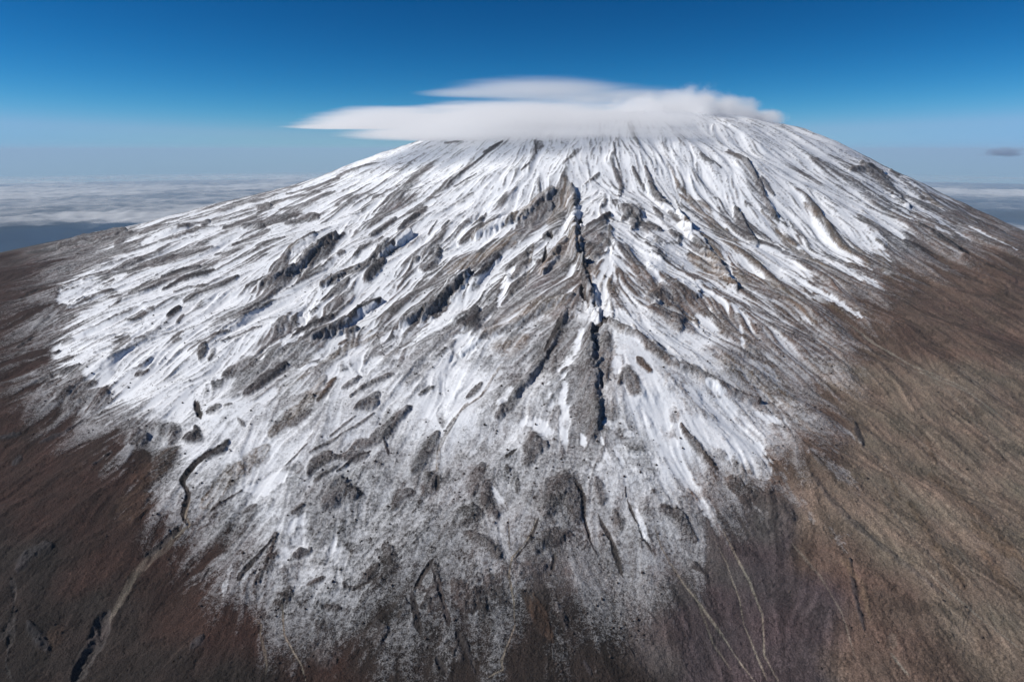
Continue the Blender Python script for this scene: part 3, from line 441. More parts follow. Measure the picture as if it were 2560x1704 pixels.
["rock",23.0,[5.57,26.85,6.38,27.44,7.71,27.7],[61,-12,12,-29,60,-14,12,-29]],
["rock",20.1,[5.44,25.81,6.37,25.92,6.2,24.37],[64,-13,13,-32,65,-14,13,-33]],
["rock",5.4,[7.11,25.73,7.02,24.91],[65,-16,12,-33]],
["dark",9.2,[3.69,33.93,4.35,34.45,5.12,36.26],[51,-5,-6,-15,49,-6,-1,-14]],
["rock",6.1,[4.73,37.07,5.19,38.11],[46,-6,-1,-14]],
["rock",14.2,[3.34,31.85,3.89,31.08,3.58,30.13],[55,-6,-7,-20,56,-6,-6,-22]],
["rock",8.8,[4.06,32.61,4.51,31.56],[53,-6,-3,-19]],
["tan",8.8,[3.47,29.03,3.93,28.03,4.21,26.8],[59,-7,-5,-25,61,-8,3,-28]],
["rock",14.2,[5.89,37.16,6.63,36.64,6.1,34.36],[47,-7,4,-16,48,-8,6,-17]],
["rock",8.8,[6.93,35.15,7.4,34.31],[49,-9,8,-18]],
["dark",7.3,[7.86,34.31,8.14,33.45],[50,-11,8,-20]],
["tan",10.7,[8.96,37.24,8.92,34.87,9.26,33.7,9.36,31.5,9.29,28.5],[47,-11,5,-19,50,-12,7,-21,52,-13,8,-22,56,-15,8,-26]],
["tan",19.1,[8.58,31.23,9.06,29.58],[55,-14,9,-25]],
["tan",9.6,[10.52,34.42,11.21,32.86,11.64,31.82],[50,-14,5,-22,52,-16,5,-23]],
["tan",14.5,[10.29,30.99,10.03,29.0],[56,-17,7,-26]],
["tan",16.1,[8.58,24.63,8.66,23.59,8.45,22.09],[67,-21,10,-36,70,-23,10,-40]],
["tan",17.2,[7.29,22.7,7.59,21.88],[72,-21,12,-42]],
["snow",10.3,[7.4,32.41,8.08,32.18,8.45,31.0],[52,-11,10,-22,53,-12,10,-23]],
["snow",5.4,[9.86,33.36,9.9,30.88,9.51,28.58],[52,-14,7,-23,56,-16,8,-26]],
["snow",7.3,[7.53,28.86,8.31,27.53,8.91,26.34,9.47,25.2],[59,-15,10,-28,61,-17,10,-30,63,-20,9,-33]],
["snow",4.6,[8.7,25.21,8.29,23.48],[67,-20,10,-36]],
["stony",23.0,[5.08,21.1,5.46,20.54,5.84,20.06],[77,-16,13,-51,78,-18,12,-54]],
["dark",8.1,[14.36,38.26,14.54,37.85],[45,-15,4,-22]],
["rock",6.2,[13.71,45.41,14.49,44.26,14.69,41.01],[39,-11,3,-18,41,-12,4,-21]],
["rock",8.6,[14.42,40.5,14.55,39.18,14.42,37.82],[43,-14,4,-21,45,-15,4,-22]],
["rock",12.4,[12.37,38.4,12.21,35.71,12.3,34.42],[46,-14,3,-21,49,-15,4,-22]],
["tan",6.7,[9.62,39.97,10.37,37.18,10.68,33.84,11.52,31.96,12.34,29.28,12.99,28.37,13.68,27.49],[45,-10,3,-20,48,-13,5,-21,51,-15,6,-23,55,-19,5,-25,57,-22,5,-28,59,-25,5,-29]],
["tan",4.8,[13.98,37.75,14.29,35.63,14.73,33.18,14.95,31.03],[47,-16,4,-22,49,-18,4,-23,52,-21,4,-24]],
["tan",7.7,[17.09,39.25,17.17,37.28,16.77,34.41,16.5,32.29],[45,-18,5,-21,47,-20,5,-22,50,-22,5,-23]],
["tan",3.1,[16.31,36.43,16.51,35.19],[47,-19,5,-22]],
["tan",15.8,[20.19,39.75,19.58,37.25,18.75,34.43,17.71,31.56],[44,-20,7,-21,47,-22,6,-22,51,-25,5,-24]],
["rock",4.3,[22.55,46.65,24.73,48.43,25.32,47.94],[35,-16,12,-15,35,-17,13,-14]],
["rock",8.6,[24.38,49.16,24.58,45.4,24.29,42.4],[35,-17,12,-15,38,-20,11,-17]],
["rock",4.3,[27.84,51.73,27.65,47.4,27.73,44.51,29.69,44.3,31.78,44.28],[33,-18,14,-12,36,-20,13,-15,37,-23,13,-15,36,-24,14,-15]],
["dark",5.3,[23.14,38.1,23.54,36.89,24.23,36.28],[44,-25,9,-21,45,-27,9,-21]],
["snow",3.1,[27.85,50.36,27.11,45.24,26.88,41.59],[34,-19,14,-13,38,-22,12,-16]],
["snow",6.2,[25.06,43.16,25.55,40.77,25.74,38.38],[39,-22,11,-18,42,-25,10,-19]],
["snow",1.9,[27.62,41.81,28.36,40.15,28.63,38.02],[40,-25,12,-18,41,-28,12,-19]],
["snow",7.9,[14.74,40.12,14.93,37.47,14.8,34.86],[44,-15,4,-21,47,-17,4,-22]],
["snow",6.7,[13.43,35.48,13.59,33.4],[49,-17,4,-23]],
["snow",6.7,[18.25,40.5,17.98,37.7],[44,-18,6,-21]],
["snow",6.7,[16.46,41.85,17.89,40.16,17.88,37.22],[42,-15,6,-21,44,-18,6,-21]],
["snow",8.6,[15.74,35.24,16.39,33.08],[49,-21,4,-23]],
["snow",7.9,[12.35,42.03,13.11,38.73],[43,-12,3,-21]],
["snow",8.6,[20.44,40.31,20.73,38.08,20.9,35.9],[43,-20,8,-21,45,-23,7,-21]],
["snow",8.6,[14.59,34.82,15.69,32.13,16.42,30.75,16.79,29.19],[50,-20,4,-23,53,-24,5,-25,55,-27,5,-27]],
["snow",6.7,[11.01,35.02,12.43,31.96,13.48,28.97,14.3,27.12,15.16,26.62],[50,-16,5,-23,55,-21,5,-26,59,-26,5,-29,61,-29,5,-31]],
["snow",6.2,[9.4,36.99,10.11,33.48,10.12,30.62,9.42,28.25],[48,-12,5,-21,52,-15,7,-23,56,-17,8,-27]],
["snow",11.0,[8.05,32.75,8.18,31.31],[53,-12,9,-22]],
["pale",1.9,[13.45,26.97,14.06,25.0,14.5,23.73,15.33,22.73,15.89,21.87],[63,-29,5,-32,66,-34,5,-36,69,-38,5,-39,71,-43,5,-41]],
["ochre",13.4,[23.43,35.29,24.16,34.49,24.69,33.04],[47,-29,9,-22,48,-32,9,-23]],
["ochre",12.0,[22.96,32.61,23.05,31.3],[51,-33,8,-25]],
["tan",14.4,[7.11,27.77,8.99,29.34,9.9,28.73],[58,-14,10,-28,57,-16,8,-27]],
["tan",16.7,[11.31,29.98,11.8,27.81,12.0,26.28],[57,-20,6,-27,61,-23,6,-30]],
["gorge",2.8,[-8.78,19.48,-8.96,19.1,-9.31,18.45,-9.38,17.64,-8.98,17.11,-8.81,16.33,-8.59,16.01],[81,31,-4,-51,83,34,-4,-54,86,37,-4,-57,88,38,-4,-61,91,39,-4,-65,94,41,-4,-69]],
["pale",1.5,[-8.85,16.95,-8.73,16.32,-8.48,16.02,-8.77,15.52],[92,39,-4,-66,94,40,-4,-69,96,42,-4,-72]],
["pale",9.2,[-8.56,15.87,-8.97,14.93,-9.16,14.49,-9.18,13.94,-9.1,13.15],[97,44,-4,-74,101,49,-4,-80,104,53,-4,-85,108,57,-4,-91]],
["gorge",3.1,[-8.67,16.02,-8.94,15.32,-9.18,14.94],[96,43,-4,-72,99,47,-4,-77]],
["gorge",11.8,[-9.25,13.43,-9.2,13.0,-9.13,12.54,-9.08,11.68],[110,59,-4,-95,113,62,-4,-100,117,67,-4,-108]],
["gorge",2.6,[-12.18,14.48,-11.67,13.83,-11.33,13.2,-11.25,12.67],[103,69,-5,-85,107,71,-5,-92,111,75,-5,-98]],
["gorge",2.6,[-11.17,13.04,-10.75,12.11,-10.35,11.74],[113,76,-5,-103,118,79,-5,-111]],
["dark",16.4,[-12.1,14.6,-12.09,15.05,-11.8,15.42],[100,65,-5,-79,98,61,-5,-76]],
["dark",4.6,[-16.51,20.34,-16.01,20.61],[76,51,-6,-47]],
["dark",6.2,[-15.24,19.06,-15.25,19.46],[80,53,-5,-52]],
["dark",3.6,[-15.05,20.06,-14.63,20.46,-14.33,21.22],[77,48,-5,-47,75,44,-5,-45]],
["dark",2.1,[-12.52,18.61,-12.2,19.17],[82,45,-5,-53]],
["rock",14.4,[-11.48,20.45,-10.73,20.26,-10.64,19.62],[77,36,-4,-47,79,35,-4,-48]],
["dark",12.3,[-10.11,19.59,-9.75,19.65,-10.16,20.33],[80,34,-4,-50,79,33,-4,-48]],
["dark",9.7,[-9.2,18.63,-8.78,18.98,-8.78,19.48],[83,33,-4,-54,81,31,-4,-52]],
["gorge",3.3,[-10.84,21.92,-10.15,20.77],[74,31,-4,-43]],
["rock",14.4,[-16.31,22.97,-15.26,22.83,-14.38,22.84],[69,41,-5,-38,70,39,-5,-38]],
["rock",25.6,[-12.19,19.77,-11.62,19.92],[79,40,-5,-49]],
["rock",5.6,[-8.85,20.54,-8.52,20.18],[78,28,-4,-47]],
["tan",20.5,[-8.38,16.76,-7.96,17.91,-7.44,19.06],[89,34,-4,-61,84,29,-4,-55]],
["ochre",33.3,[-10.38,16.27,-10.42,18.08,-10.32,19.2],[89,44,-4,-62,83,38,-4,-54]],
["rock",2.6,[-8.49,15.86,-8.02,16.58,-7.43,17.27,-6.86,17.82,-6.19,19.07],[94,39,-4,-69,90,34,-4,-64,88,29,-4,-60,84,25,-4,-56]],
["snow",16.9,[-7.4,17.19,-6.71,17.73,-6.17,18.12],[88,29,-4,-61,86,26,-4,-58]],
["rock",7.2,[-5.88,17.93,-5.41,18.43,-4.53,18.72],[85,22,-5,-57,84,19,-5,-55]],
["rock",21.5,[-5.09,16.64,-4.82,17.19,-4.21,16.97],[91,22,-4,-65,90,19,-5,-64]],
["rock",5.6,[-5.86,16.24,-5.64,16.6],[93,26,-4,-68]],
["rock",7.2,[-7.17,16.37,-6.92,16.6],[92,32,-4,-67]],
["rock",3.8,[-7.14,15.24,-6.88,15.86],[97,35,-4,-74]],
["gorge",4.4,[-6.5,14.06,-6.34,14.73],[103,36,-3,-83]],
["rock",13.8,[-5.93,14.73,-5.59,14.96,-5.06,15.07],[101,31,-3,-79,100,28,-3,-78]],
["rock",7.2,[-6.06,15.31,-6.03,15.52],[98,31,-4,-75]],
["rock",5.6,[-6.07,13.94,-6.03,14.42],[104,35,-3,-85]],
["rock",14.4,[-5.22,13.84,-5.26,13.34],[108,32,-3,-91]],
["rock",7.2,[-4.81,13.94,-4.48,14.17],[105,27,-3,-87]],
["dark",3.1,[-7.4,14.1,-7.37,14.52],[103,42,-4,-84]],
["pale",1.3,[-5.27,13.46,-4.98,12.65,-4.71,12.29,-4.39,11.9,-4.2,11.53],[111,34,-3,-96,115,34,-3,-103,118,34,-3,-108,121,33,-3,-114]],
["dark",11.3,[-6.87,12.3,-6.74,12.61],[115,48,-3,-104]],
["rock",4.6,[-4.07,13.87,-3.56,13.84],[107,23,-3,-89]],
["stony",24.4,[-4.37,12.29,-3.68,12.16],[117,29,-2,-106]],
["snow",19.5,[-5.61,14.51,-5.49,15.5,-5.4,16.13],[100,29,-3,-78,96,26,-4,-72]],
["snow",30.8,[-4.43,14.8,-4.09,15.11],[100,23,-3,-79]],
["ochre",17.9,[-10.22,12.48,-10.07,12.98],[113,69,-5,-101]],
["dark",15.4,[-10.88,13.08,-10.08,12.47],[112,71,-5,-100]],
["rock",25.8,[-4.98,16.53,-4.85,17.23,-4.28,16.91],[91,21,-4,-65,90,20,-5,-64]],
["rock",10.1,[-4.91,18.43,-4.31,18.61],[84,17,-5,-56]],
["rock",9.4,[-4.63,18.9,-4.03,19.16,-3.35,20.62],[82,16,-6,-53,80,12,-7,-49]],
["rock",12.6,[-5.07,20.76,-4.43,21.09],[76,15,-6,-45]],
["dark",4.0,[-3.93,19.24,-3.65,18.54],[83,14,-6,-54]],
["tan",4.5,[-2.14,17.77,-2.18,18.68,-1.98,19.47,-1.64,20.19,-1.44,20.7],[86,8,-8,-59,83,7,-9,-55,80,6,-10,-51,78,5,-11,-48]],
["rock",18.9,[-2.81,17.77,-2.55,18.65,-2.3,19.35],[86,10,-7,-59,83,9,-8,-55]],
["rock",18.9,[-2.4,16.89,-2.15,17.36,-2.38,17.58],[90,10,-6,-66,89,9,-7,-64]],
["gorge",2.9,[-2.1,17.55,-2.07,17.0],[90,9,-6,-65]],
["rock",12.6,[-3.17,16.42,-3.09,16.89,-2.7,16.91],[92,14,-5,-68,91,13,-5,-67]],
["rock",18.9,[0.41,17.73,0.68,18.25,0.65,18.82,1.0,18.35],[87,-2,-9,-66,85,-2,-10,-62,85,-3,-10,-62]],
["gorge",3.1,[-0.2,18.01,0.16,18.4],[86,0,-9,-63]],
["rock",8.1,[-0.15,17.67,-0.1,17.47],[89,0,-8,-67]],
["rock",6.3,[0.15,16.67,0.15,17.17],[92,-1,-7,-72]],
["rock",18.9,[-1.06,16.66,-0.99,17.3,-0.86,17.76],[91,4,-7,-69,89,4,-8,-66]],
["rock",18.9,[-0.69,17.07,-0.72,16.5,-0.42,15.87],[92,3,-6,-71,95,3,-5,-75]],
["rock",16.6,[-1.28,15.58,-0.93,15.92,-1.04,16.28],[97,5,-4,-77,95,5,-5,-75]],
["rock",18.9,[-1.03,15.12,-0.53,14.83,-0.3,14.45],[101,4,-3,-83,102,2,-3,-86]],
["rock",6.3,[-0.5,15.64,-0.46,15.6],[97,2,-4,-79]],
["rock",29.2,[0.89,15.81,1.12,16.73,1.48,16.99,1.67,16.27,1.67,15.77],[95,-5,-5,-78,92,-6,-6,-75,93,-7,-5,-77,96,-8,-3,-80]],
["gorge",3.1,[1.68,17.09,1.92,16.43,1.87,15.88,1.97,15.03],[93,-8,-4,-76,95,-9,-3,-80,98,-9,-2,-84]],
["rock",12.1,[2.31,16.99,2.37,16.18],[93,-10,-3,-78]],
["rock",12.1,[2.67,15.97,2.78,15.43],[97,-13,0,-83]],
["gorge",3.4,[2.24,15.86,2.47,15.11,2.63,14.05],[98,-11,-1,-84,103,-14,0,-89]],
["rock",14.8,[0.58,14.69,0.86,15.15,1.5,15.24],[101,-4,-3,-85,100,-6,-3,-84]],
["rock",17.1,[0.22,13.93,0.47,14.13,0.78,14.27],[106,-2,-2,-90,105,-4,-2,-90]],
["ochre",11.2,[0.25,13.54,0.52,12.99,0.85,12.27],[111,-2,-1,-95,115,-5,-1,-101]],
["rock",10.3,[0.94,13.31,1.18,12.61],[113,-7,-1,-97]],
["gorge",2.7,[0.94,14.12,1.06,14.69],[104,-6,-2,-89]],
["rock",18.9,[-3.22,13.76,-2.89,14.32,-3.11,14.92],[106,18,-2,-87,102,16,-3,-83]],
["gorge",2.7,[-3.72,13.78,-3.2,14.16],[106,20,-2,-88]],
["rock",8.5,[-4.37,13.35,-3.91,13.3],[110,26,-3,-94]],
["gorge",3.1,[-2.32,13.6,-2.16,13.03,-1.97,12.48],[110,14,-2,-94,114,14,-2,-100]],
["gorge",3.6,[-1.9,14.44,-2.12,14.04,-2.27,13.58],[105,11,-2,-87,107,13,-2,-90]],
["gorge",4.0,[-1.71,13.73,-1.53,13.18,-1.37,12.63],[109,10,-2,-93,113,10,-2,-98]],
["gorge",4.9,[-1.2,12.56,-0.98,12.12,-0.77,11.71],[117,8,-1,-105,120,7,-1,-111]],
["gorge",4.0,[-1.62,12.01,-1.35,11.56],[121,11,-2,-113]],
["rock",18.9,[-2.05,13.11,-1.75,13.73,-1.84,14.24],[109,12,-2,-93,106,11,-2,-89]],
["rock",24.7,[-1.33,13.73,-0.88,13.13],[109,7,-2,-94]],
["rock",24.7,[-2.96,12.8,-2.85,12.36],[115,20,-2,-102]],
["rock",20.2,[-4.07,12.18,-3.81,11.88],[119,29,-2,-109]],
["rock",14.8,[-2.48,13.02,-2.43,12.93],[112,16,-2,-97]],
["rock",17.1,[-1.32,12.13,-1.08,11.91],[119,9,-2,-109]],
["pale",1.8,[0.65,15.75,0.46,15.17,0.0,14.45,-0.08,13.95,0.04,13.32,0.06,12.66,-0.11,12.18,-0.22,11.82,-0.18,11.62,-0.47,11.47],[98,-3,-4,-82,102,-1,-3,-85,105,0,-2,-89,108,0,-1,-93,112,0,-1,-97,116,0,-1,-104,119,1,-1,-109,122,2,-1,-113,123,3,-1,-116]],
["pale",0.9,[-0.09,15.81,-0.06,14.7],[99,0,-3,-82]],
["gorge",1.1,[0.69,15.73,0.49,15.12,0.04,14.38],[98,-3,-3,-82,102,-1,-2,-86]],
["dark",4.0,[1.49,11.84,1.61,11.53],[122,-12,-1,-114]],
["dark",1.3,[2.31,12.61,2.56,12.0],[117,-18,0,-105]],
["dark",1.8,[3.06,13.1,3.26,12.7],[113,-21,0,-98]],
["rock",17.1,[3.9,16.0,4.31,15.73,4.48,15.26],[96,-19,3,-81,98,-22,3,-83]],
["rock",12.1,[4.38,14.41,4.58,14.02],[105,-25,1,-89]],
["rock",9.4,[5.07,19.07,5.35,18.19,5.7,17.49],[84,-19,9,-64,87,-22,8,-67]],
["rock",5.8,[3.07,18.69,3.31,18.51],[85,-12,3,-67]],
["dark",2.2,[3.06,16.69,3.01,16.35],[93,-13,2,-79]],
["rock",10.3,[3.76,16.55,3.8,16.49],[93,-17,4,-78]],
["gorge",1.6,[3.05,16.3,3.23,15.34,3.43,14.67],[97,-15,2,-83,101,-17,1,-87]],
["snow",6.7,[3.24,15.99,3.37,15.12,3.51,14.65],[98,-16,2,-84,101,-18,1,-87]],
["snow",8.5,[-0.53,16.87,-0.14,16.15],[93,1,-6,-73]],
["snow",14.8,[3.92,19.69,4.49,17.81,4.98,16.62,5.21,15.6],[84,-15,8,-65,90,-20,6,-73,95,-23,4,-78]],
["snow",8.1,[2.62,17.98,2.85,17.35],[89,-11,-2,-72]],
["snow",10.3,[1.49,19.5,1.56,18.19],[84,-5,-9,-62]],
["pale",1.1,[3.61,15.44,3.68,14.86,3.94,14.02,4.27,13.28,4.5,12.51],[100,-18,2,-85,104,-21,1,-89,108,-25,0,-93,113,-29,0,-98]],
["pale",1.1,[4.91,16.74,5.06,15.93,5.2,15.1],[94,-22,5,-77,98,-25,3,-81]],
["snow",11.8,[4.58,18.26,4.89,16.98,5.14,15.93,5.22,15.24],[88,-19,7,-70,93,-22,5,-76,97,-25,3,-81]],
["snow",30.8,[6.14,20.44,6.51,19.39,6.9,18.17,7.09,17.32],[79,-21,11,-55,83,-24,9,-60,87,-28,7,-65]],
["snow",9.7,[7.67,20.06,8.46,19.52],[79,-27,9,-53]],
["pale",1.8,[5.3,15.54,5.42,14.68,5.57,13.87,5.59,13.05,5.32,12.09,5.4,11.45],[100,-28,2,-83,104,-31,1,-88,109,-35,0,-93,115,-38,0,-102,121,-41,0,-113]],
["pale",1.3,[5.04,15.15,5.17,14.32,5.2,13.43,5.1,12.79,5.16,12.01,5.19,11.45],[102,-27,2,-86,107,-31,1,-91,112,-34,0,-96,116,-37,0,-104,121,-40,0,-113]],
["pale",1.5,[3.73,14.78,4.03,13.85,4.33,13.14,4.59,12.43,4.94,11.46],[104,-22,1,-90,109,-26,0,-94,114,-30,0,-99,120,-36,0,-110]],
["pale",1.0,[4.21,13.59,4.3,12.34,4.53,11.77],[113,-28,0,-97,119,-33,0,-109]],
["pale",1.8,[7.86,11.91,8.0,11.43],[122,-62,1,-114]],
["pale",1.5,[9.7,14.03,9.98,13.35,10.32,12.69,10.71,11.97],[107,-60,2,-90,112,-67,3,-97,116,-76,3,-105]],
["pale",15.4,[8.08,12.34,7.96,12.01],[118,-59,1,-107]],
["rock",8.5,[5.06,18.79,5.41,18.22,5.68,17.64],[85,-19,9,-64,87,-21,8,-67]],
["ochre",5.1,[5.43,18.07,5.76,17.49],[87,-22,8,-68]],
["rock",29.5,[6.05,17.08,6.32,16.67,6.79,16.41,7.22,15.76],[91,-27,6,-71,93,-29,5,-72,95,-33,3,-74]],
["rock",16.4,[4.27,15.88,4.6,15.03],[98,-22,3,-83]],
["rock",6.2,[8.28,17.41,8.66,15.66,9.15,14.5,9.52,13.8,9.75,13.36],[92,-38,4,-69,100,-47,2,-79,105,-54,2,-86,108,-60,2,-91]],
["tan",12.8,[10.69,16.48,10.45,15.05,10.33,13.54],[96,-52,3,-73,104,-59,3,-84]],
["tan",4.6,[10.69,17.6,10.48,16.61],[90,-45,4,-64]],
["tan",4.6,[12.8,19.51,12.41,18.25],[82,-46,5,-54]],
["tan",14.4,[11.95,15.82,12.05,15.13,12.32,14.75],[97,-60,4,-74,100,-65,4,-78]],
["tan",14.4,[11.58,14.79,11.49,13.87,11.62,13.31],[103,-66,3,-84,108,-71,3,-91]],
["tan",11.8,[12.01,17.86,12.22,16.72,12.37,15.63,12.43,14.5],[89,-51,4,-62,94,-58,4,-69,99,-65,4,-77]],
["pale",2.1,[14.02,23.8,14.85,22.97,15.69,21.93,16.03,20.92,16.23,20.07],[69,-37,5,-38,71,-41,5,-41,74,-47,5,-44,76,-51,6,-47]],
["pale",9.2,[15.9,23.5,16.5,22.66,16.99,21.75],[69,-42,5,-39,71,-46,6,-41]],
["dark",7.2,[10.79,20.02,10.58,19.0],[80,-37,6,-52]],
["dark",5.6,[8.1,14.37,7.73,13.22,7.55,12.43],[107,-48,1,-90,113,-52,0,-99]],
["tan",7.7,[7.89,14.35,8.08,13.78,7.81,12.7],[106,-47,1,-87,111,-51,1,-95]],
["tan",20.5,[8.91,22.79,8.93,21.59,9.08,20.51],[72,-25,9,-42,75,-27,9,-47]],
["tan",15.4,[7.23,22.48,7.96,21.6,8.56,20.54],[73,-21,11,-43,75,-25,10,-47]],
["rock",5.7,[-17.89,48.51,-16.75,48.05],[35,12,-9,-9]],
["rock",7.2,[-15.57,41.89,-14.81,42.82,-13.47,42.69],[40,13,-7,-13,40,12,-8,-13]],
["rock",10.0,[-13.52,41.22,-12.8,42.11,-11.77,41.96],[41,12,-7,-14,41,11,-7,-14]],
["stony",7.2,[-11.69,44.52,-10.49,46.26,-9.4,46.63],[38,9,-9,-12,37,7,-9,-12]],
["stony",8.6,[-9.74,48.46,-8.21,48.91,-5.67,47.76],[36,6,-10,-11,36,5,-10,-12]],
["stony",8.6,[-10.92,43.17,-8.85,43.65,-6.73,44.07,-4.83,44.04],[40,8,-8,-14,39,6,-8,-14,39,5,-8,-15]],
["stony",8.6,[-8.52,39.04,-8.13,40.12,-7.14,42.03],[43,8,-6,-17,42,7,-7,-16]],
["rock",5.7,[-7.6,36.91,-7.18,38.08,-6.65,39.21],[46,8,-5,-18,44,7,-6,-17]],
["dark",5.7,[-6.14,37.14,-5.84,38.15,-5.24,38.92],[45,6,-5,-18,45,6,-6,-18]],
["stony",12.9,[-6.56,33.79,-6.11,35.3,-5.45,36.19],[49,8,-5,-20,48,7,-5,-19]],
["rock",7.2,[-8.07,34.14,-7.86,35.12,-6.95,36.74],[49,10,-5,-19,47,9,-5,-19]],
["rock",4.3,[-13.95,37.2,-13.34,37.66,-12.65,38.12],[45,15,-6,-16,45,14,-6,-16]],
["stony",10.0,[-11.81,35.15,-11.15,36.22,-10.56,37.52],[47,14,-6,-18,46,12,-6,-17]],
["dark",4.3,[-10.17,35.75,-9.9,36.65,-9.57,37.37],[47,12,-5,-18,46,11,-5,-17]],
["rock",8.6,[-10.64,34.81,-10.12,35.57],[48,13,-5,-19]],
["stony",8.6,[-8.99,33.37,-8.31,33.92,-7.7,34.34],[50,12,-5,-20,50,10,-5,-20]],
["rock",3.7,[-8.68,43.15,-8.32,43.54],[40,7,-8,-14]],
["rock",5.2,[-3.18,40.03,-2.31,41.21],[43,3,-6,-18]],
["dark",2.6,[-4.26,42.55,-2.45,45.63,-1.0,47.63],[40,3,-7,-16,38,1,-7,-15]],
["stony",10.0,[-4.96,41.13,-4.23,42.19,-3.79,43.74],[42,4,-6,-17,41,3,-7,-17]],
["dark",2.3,[-3.57,42.62,-2.22,43.93],[40,2,-7,-17]],
["stony",8.6,[-2.89,35.21,-2.27,36.85,-1.62,39.13],[48,3,-5,-19,45,2,-5,-19]],
["stony",10.0,[-1.48,38.77,-0.69,41.99],[43,1,-5,-18]],
["tan",8.6,[-2.05,34.98,-1.14,35.88,0.0,37.05],[48,2,-6,-19,47,1,-6,-18]],
["tan",8.6,[-2.9,31.07,-1.77,31.74,0.0,33.43],[54,4,-7,-22,52,1,-8,-20]],
["rock",8.6,[-4.22,31.92,-3.68,32.45,-3.6,33.96],[52,6,-5,-22,51,5,-5,-21]],
["rock",4.9,[-4.74,32.97,-4.56,33.34],[51,6,-5,-21]],
["stony",12.9,[-2.6,28.64,-1.69,30.09,-0.69,31.58],[57,4,-8,-25,55,2,-9,-23]],
["dark",4.3,[-1.68,29.96,-1.3,30.54,-0.9,31.4],[56,2,-9,-24,55,2,-9,-23]],
["dark",3.4,[-1.9,46.88,-0.62,48.27],[37,1,-7,-14]],
["rock",2.9,[-4.42,36.22,-4.11,37.97],[46,5,-5,-19]],
["rock",4.3,[-3.7,36.32,-3.43,37.46],[46,4,-5,-19]],
["rock",3.4,[-12.82,51.21,-11.21,51.65,-9.61,51.33],[34,7,-10,-8,34,6,-11,-8]],
["rock",2.6,[-4.88,51.26,-3.59,50.57],[35,3,-10,-10]],
["stony",8.6,[1.53,47.32,2.35,45.31],[38,-1,-5,-16]],
["dark",2.3,[1.53,47.32,1.55,45.35],[38,-1,-5,-16]],
["stony",4.3,[3.1,43.24,3.92,44.68,4.43,45.57],[40,-3,-3,-19,39,-3,-3,-18]],
["dark",1.7,[6.6,46.4,6.46,44.16,6.54,42.65],[39,-5,-1,-18,41,-5,0,-19]],
["rock",5.7,[6.27,42.67,6.43,40.83,5.94,38.73],[42,-6,0,-19,44,-6,1,-17]],
["rock",6.3,[7.33,42.8,7.56,41.17,7.61,40.24],[42,-6,0,-19,43,-7,1,-19]],
["rock",6.3,[8.12,42.93,8.17,41.19,8.19,38.09],[42,-7,0,-20,44,-8,1,-18]],
["rock",5.2,[4.12,40.47,5.23,42.13],[42,-4,-2,-18]],
["dark",2.3,[0.56,43.03,1.07,43.84],[41,-1,-5,-18]],
["stony",7.2,[4.07,39.95,5.13,41.18],[43,-4,-2,-17]],
["tan",6.3,[2.52,40.26,1.98,40.07,0.95,38.38,0.0,37.05],[43,-2,-4,-17,44,-1,-5,-17,46,-1,-6,-18]],
["rock",10.6,[1.24,37.26,1.77,38.1,2.22,38.3],[46,-2,-6,-17,45,-2,-5,-16]],
["tan",12.9,[3.19,41.42,2.77,38.13,1.95,35.55],[44,-3,-4,-17,47,-3,-7,-16]],
["tan",8.6,[3.45,38.65,3.22,34.5,2.85,31.37,3.04,29.96],[47,-4,-6,-15,52,-4,-9,-17,56,-5,-10,-22]],
["stony",8.6,[4.44,38.41,4.8,37.15],[46,-5,-3,-14]],
["rock",8.6,[5.64,35.31,6.5,37.03,6.77,36.06],[48,-7,5,-16,47,-8,5,-16]],
["rock",7.2,[5.85,33.67,6.52,34.93,7.41,34.08],[50,-8,8,-17,49,-9,8,-18]],
["rock",6.6,[7.67,37.66,7.86,36.09],[47,-9,5,-18]],
["rock",6.6,[7.87,34.12,8.28,33.86,8.08,32.95],[50,-11,8,-20,51,-11,8,-21]],
["stony",17.2,[6.48,32.75,6.5,30.8,6.15,29.5],[53,-10,11,-22,56,-10,11,-25]],
["stony",17.2,[6.51,31.42,6.98,29.32,7.59,28.51,8.33,27.76],[55,-11,11,-25,58,-13,11,-27,59,-15,10,-28]],
["snow",14.4,[5.88,32.47,5.76,30.48,5.72,29.32],[54,-9,10,-22,56,-10,10,-25]],
["snow",7.2,[5.32,35.59,4.94,32.85,5.3,31.53],[50,-7,4,-16,53,-8,7,-20]],
["snow",8.6,[5.77,40.34,5.59,37.57],[45,-6,1,-16]],
["snow",7.2,[6.86,41.91,6.75,39.86],[43,-6,1,-18]],
["snow",8.0,[8.7,42.64,9.09,39.42,8.82,35.78,8.49,32.31,8.48,30.95],[43,-8,0,-20,46,-10,4,-19,50,-11,7,-21,53,-13,9,-23]],
["snow",9.5,[7.7,31.99,7.59,30.25],[54,-12,10,-24]],
["tan",8.6,[9.0,37.46,9.06,35.27,9.71,34.07,9.87,31.55,9.53,29.4],[47,-10,5,-19,49,-12,6,-21,51,-14,7,-22,55,-15,8,-25]],
["tan",12.9,[8.33,31.62,8.9,30.52,9.13,29.06],[54,-13,9,-24,56,-15,9,-26]],
["tan",7.2,[9.92,38.19,10.66,36.62,11.04,34.68,11.69,33.03,12.03,31.87],[46,-11,3,-20,48,-13,4,-21,50,-15,5,-22,52,-17,5,-23]],
["tan",5.2,[9.53,43.36,9.74,40.92,10.29,38.96,10.81,38.46,10.69,36.5,11.23,35.79],[42,-8,0,-20,44,-10,2,-20,45,-11,2,-20,46,-12,3,-21,47,-13,4,-21]],
["tan",9.5,[10.39,31.12,10.08,29.56,9.99,28.27],[55,-16,7,-25,57,-18,7,-27]],
["snow",4.9,[10.32,33.58,9.88,30.63,9.36,28.29],[52,-15,7,-23,56,-16,8,-27]],
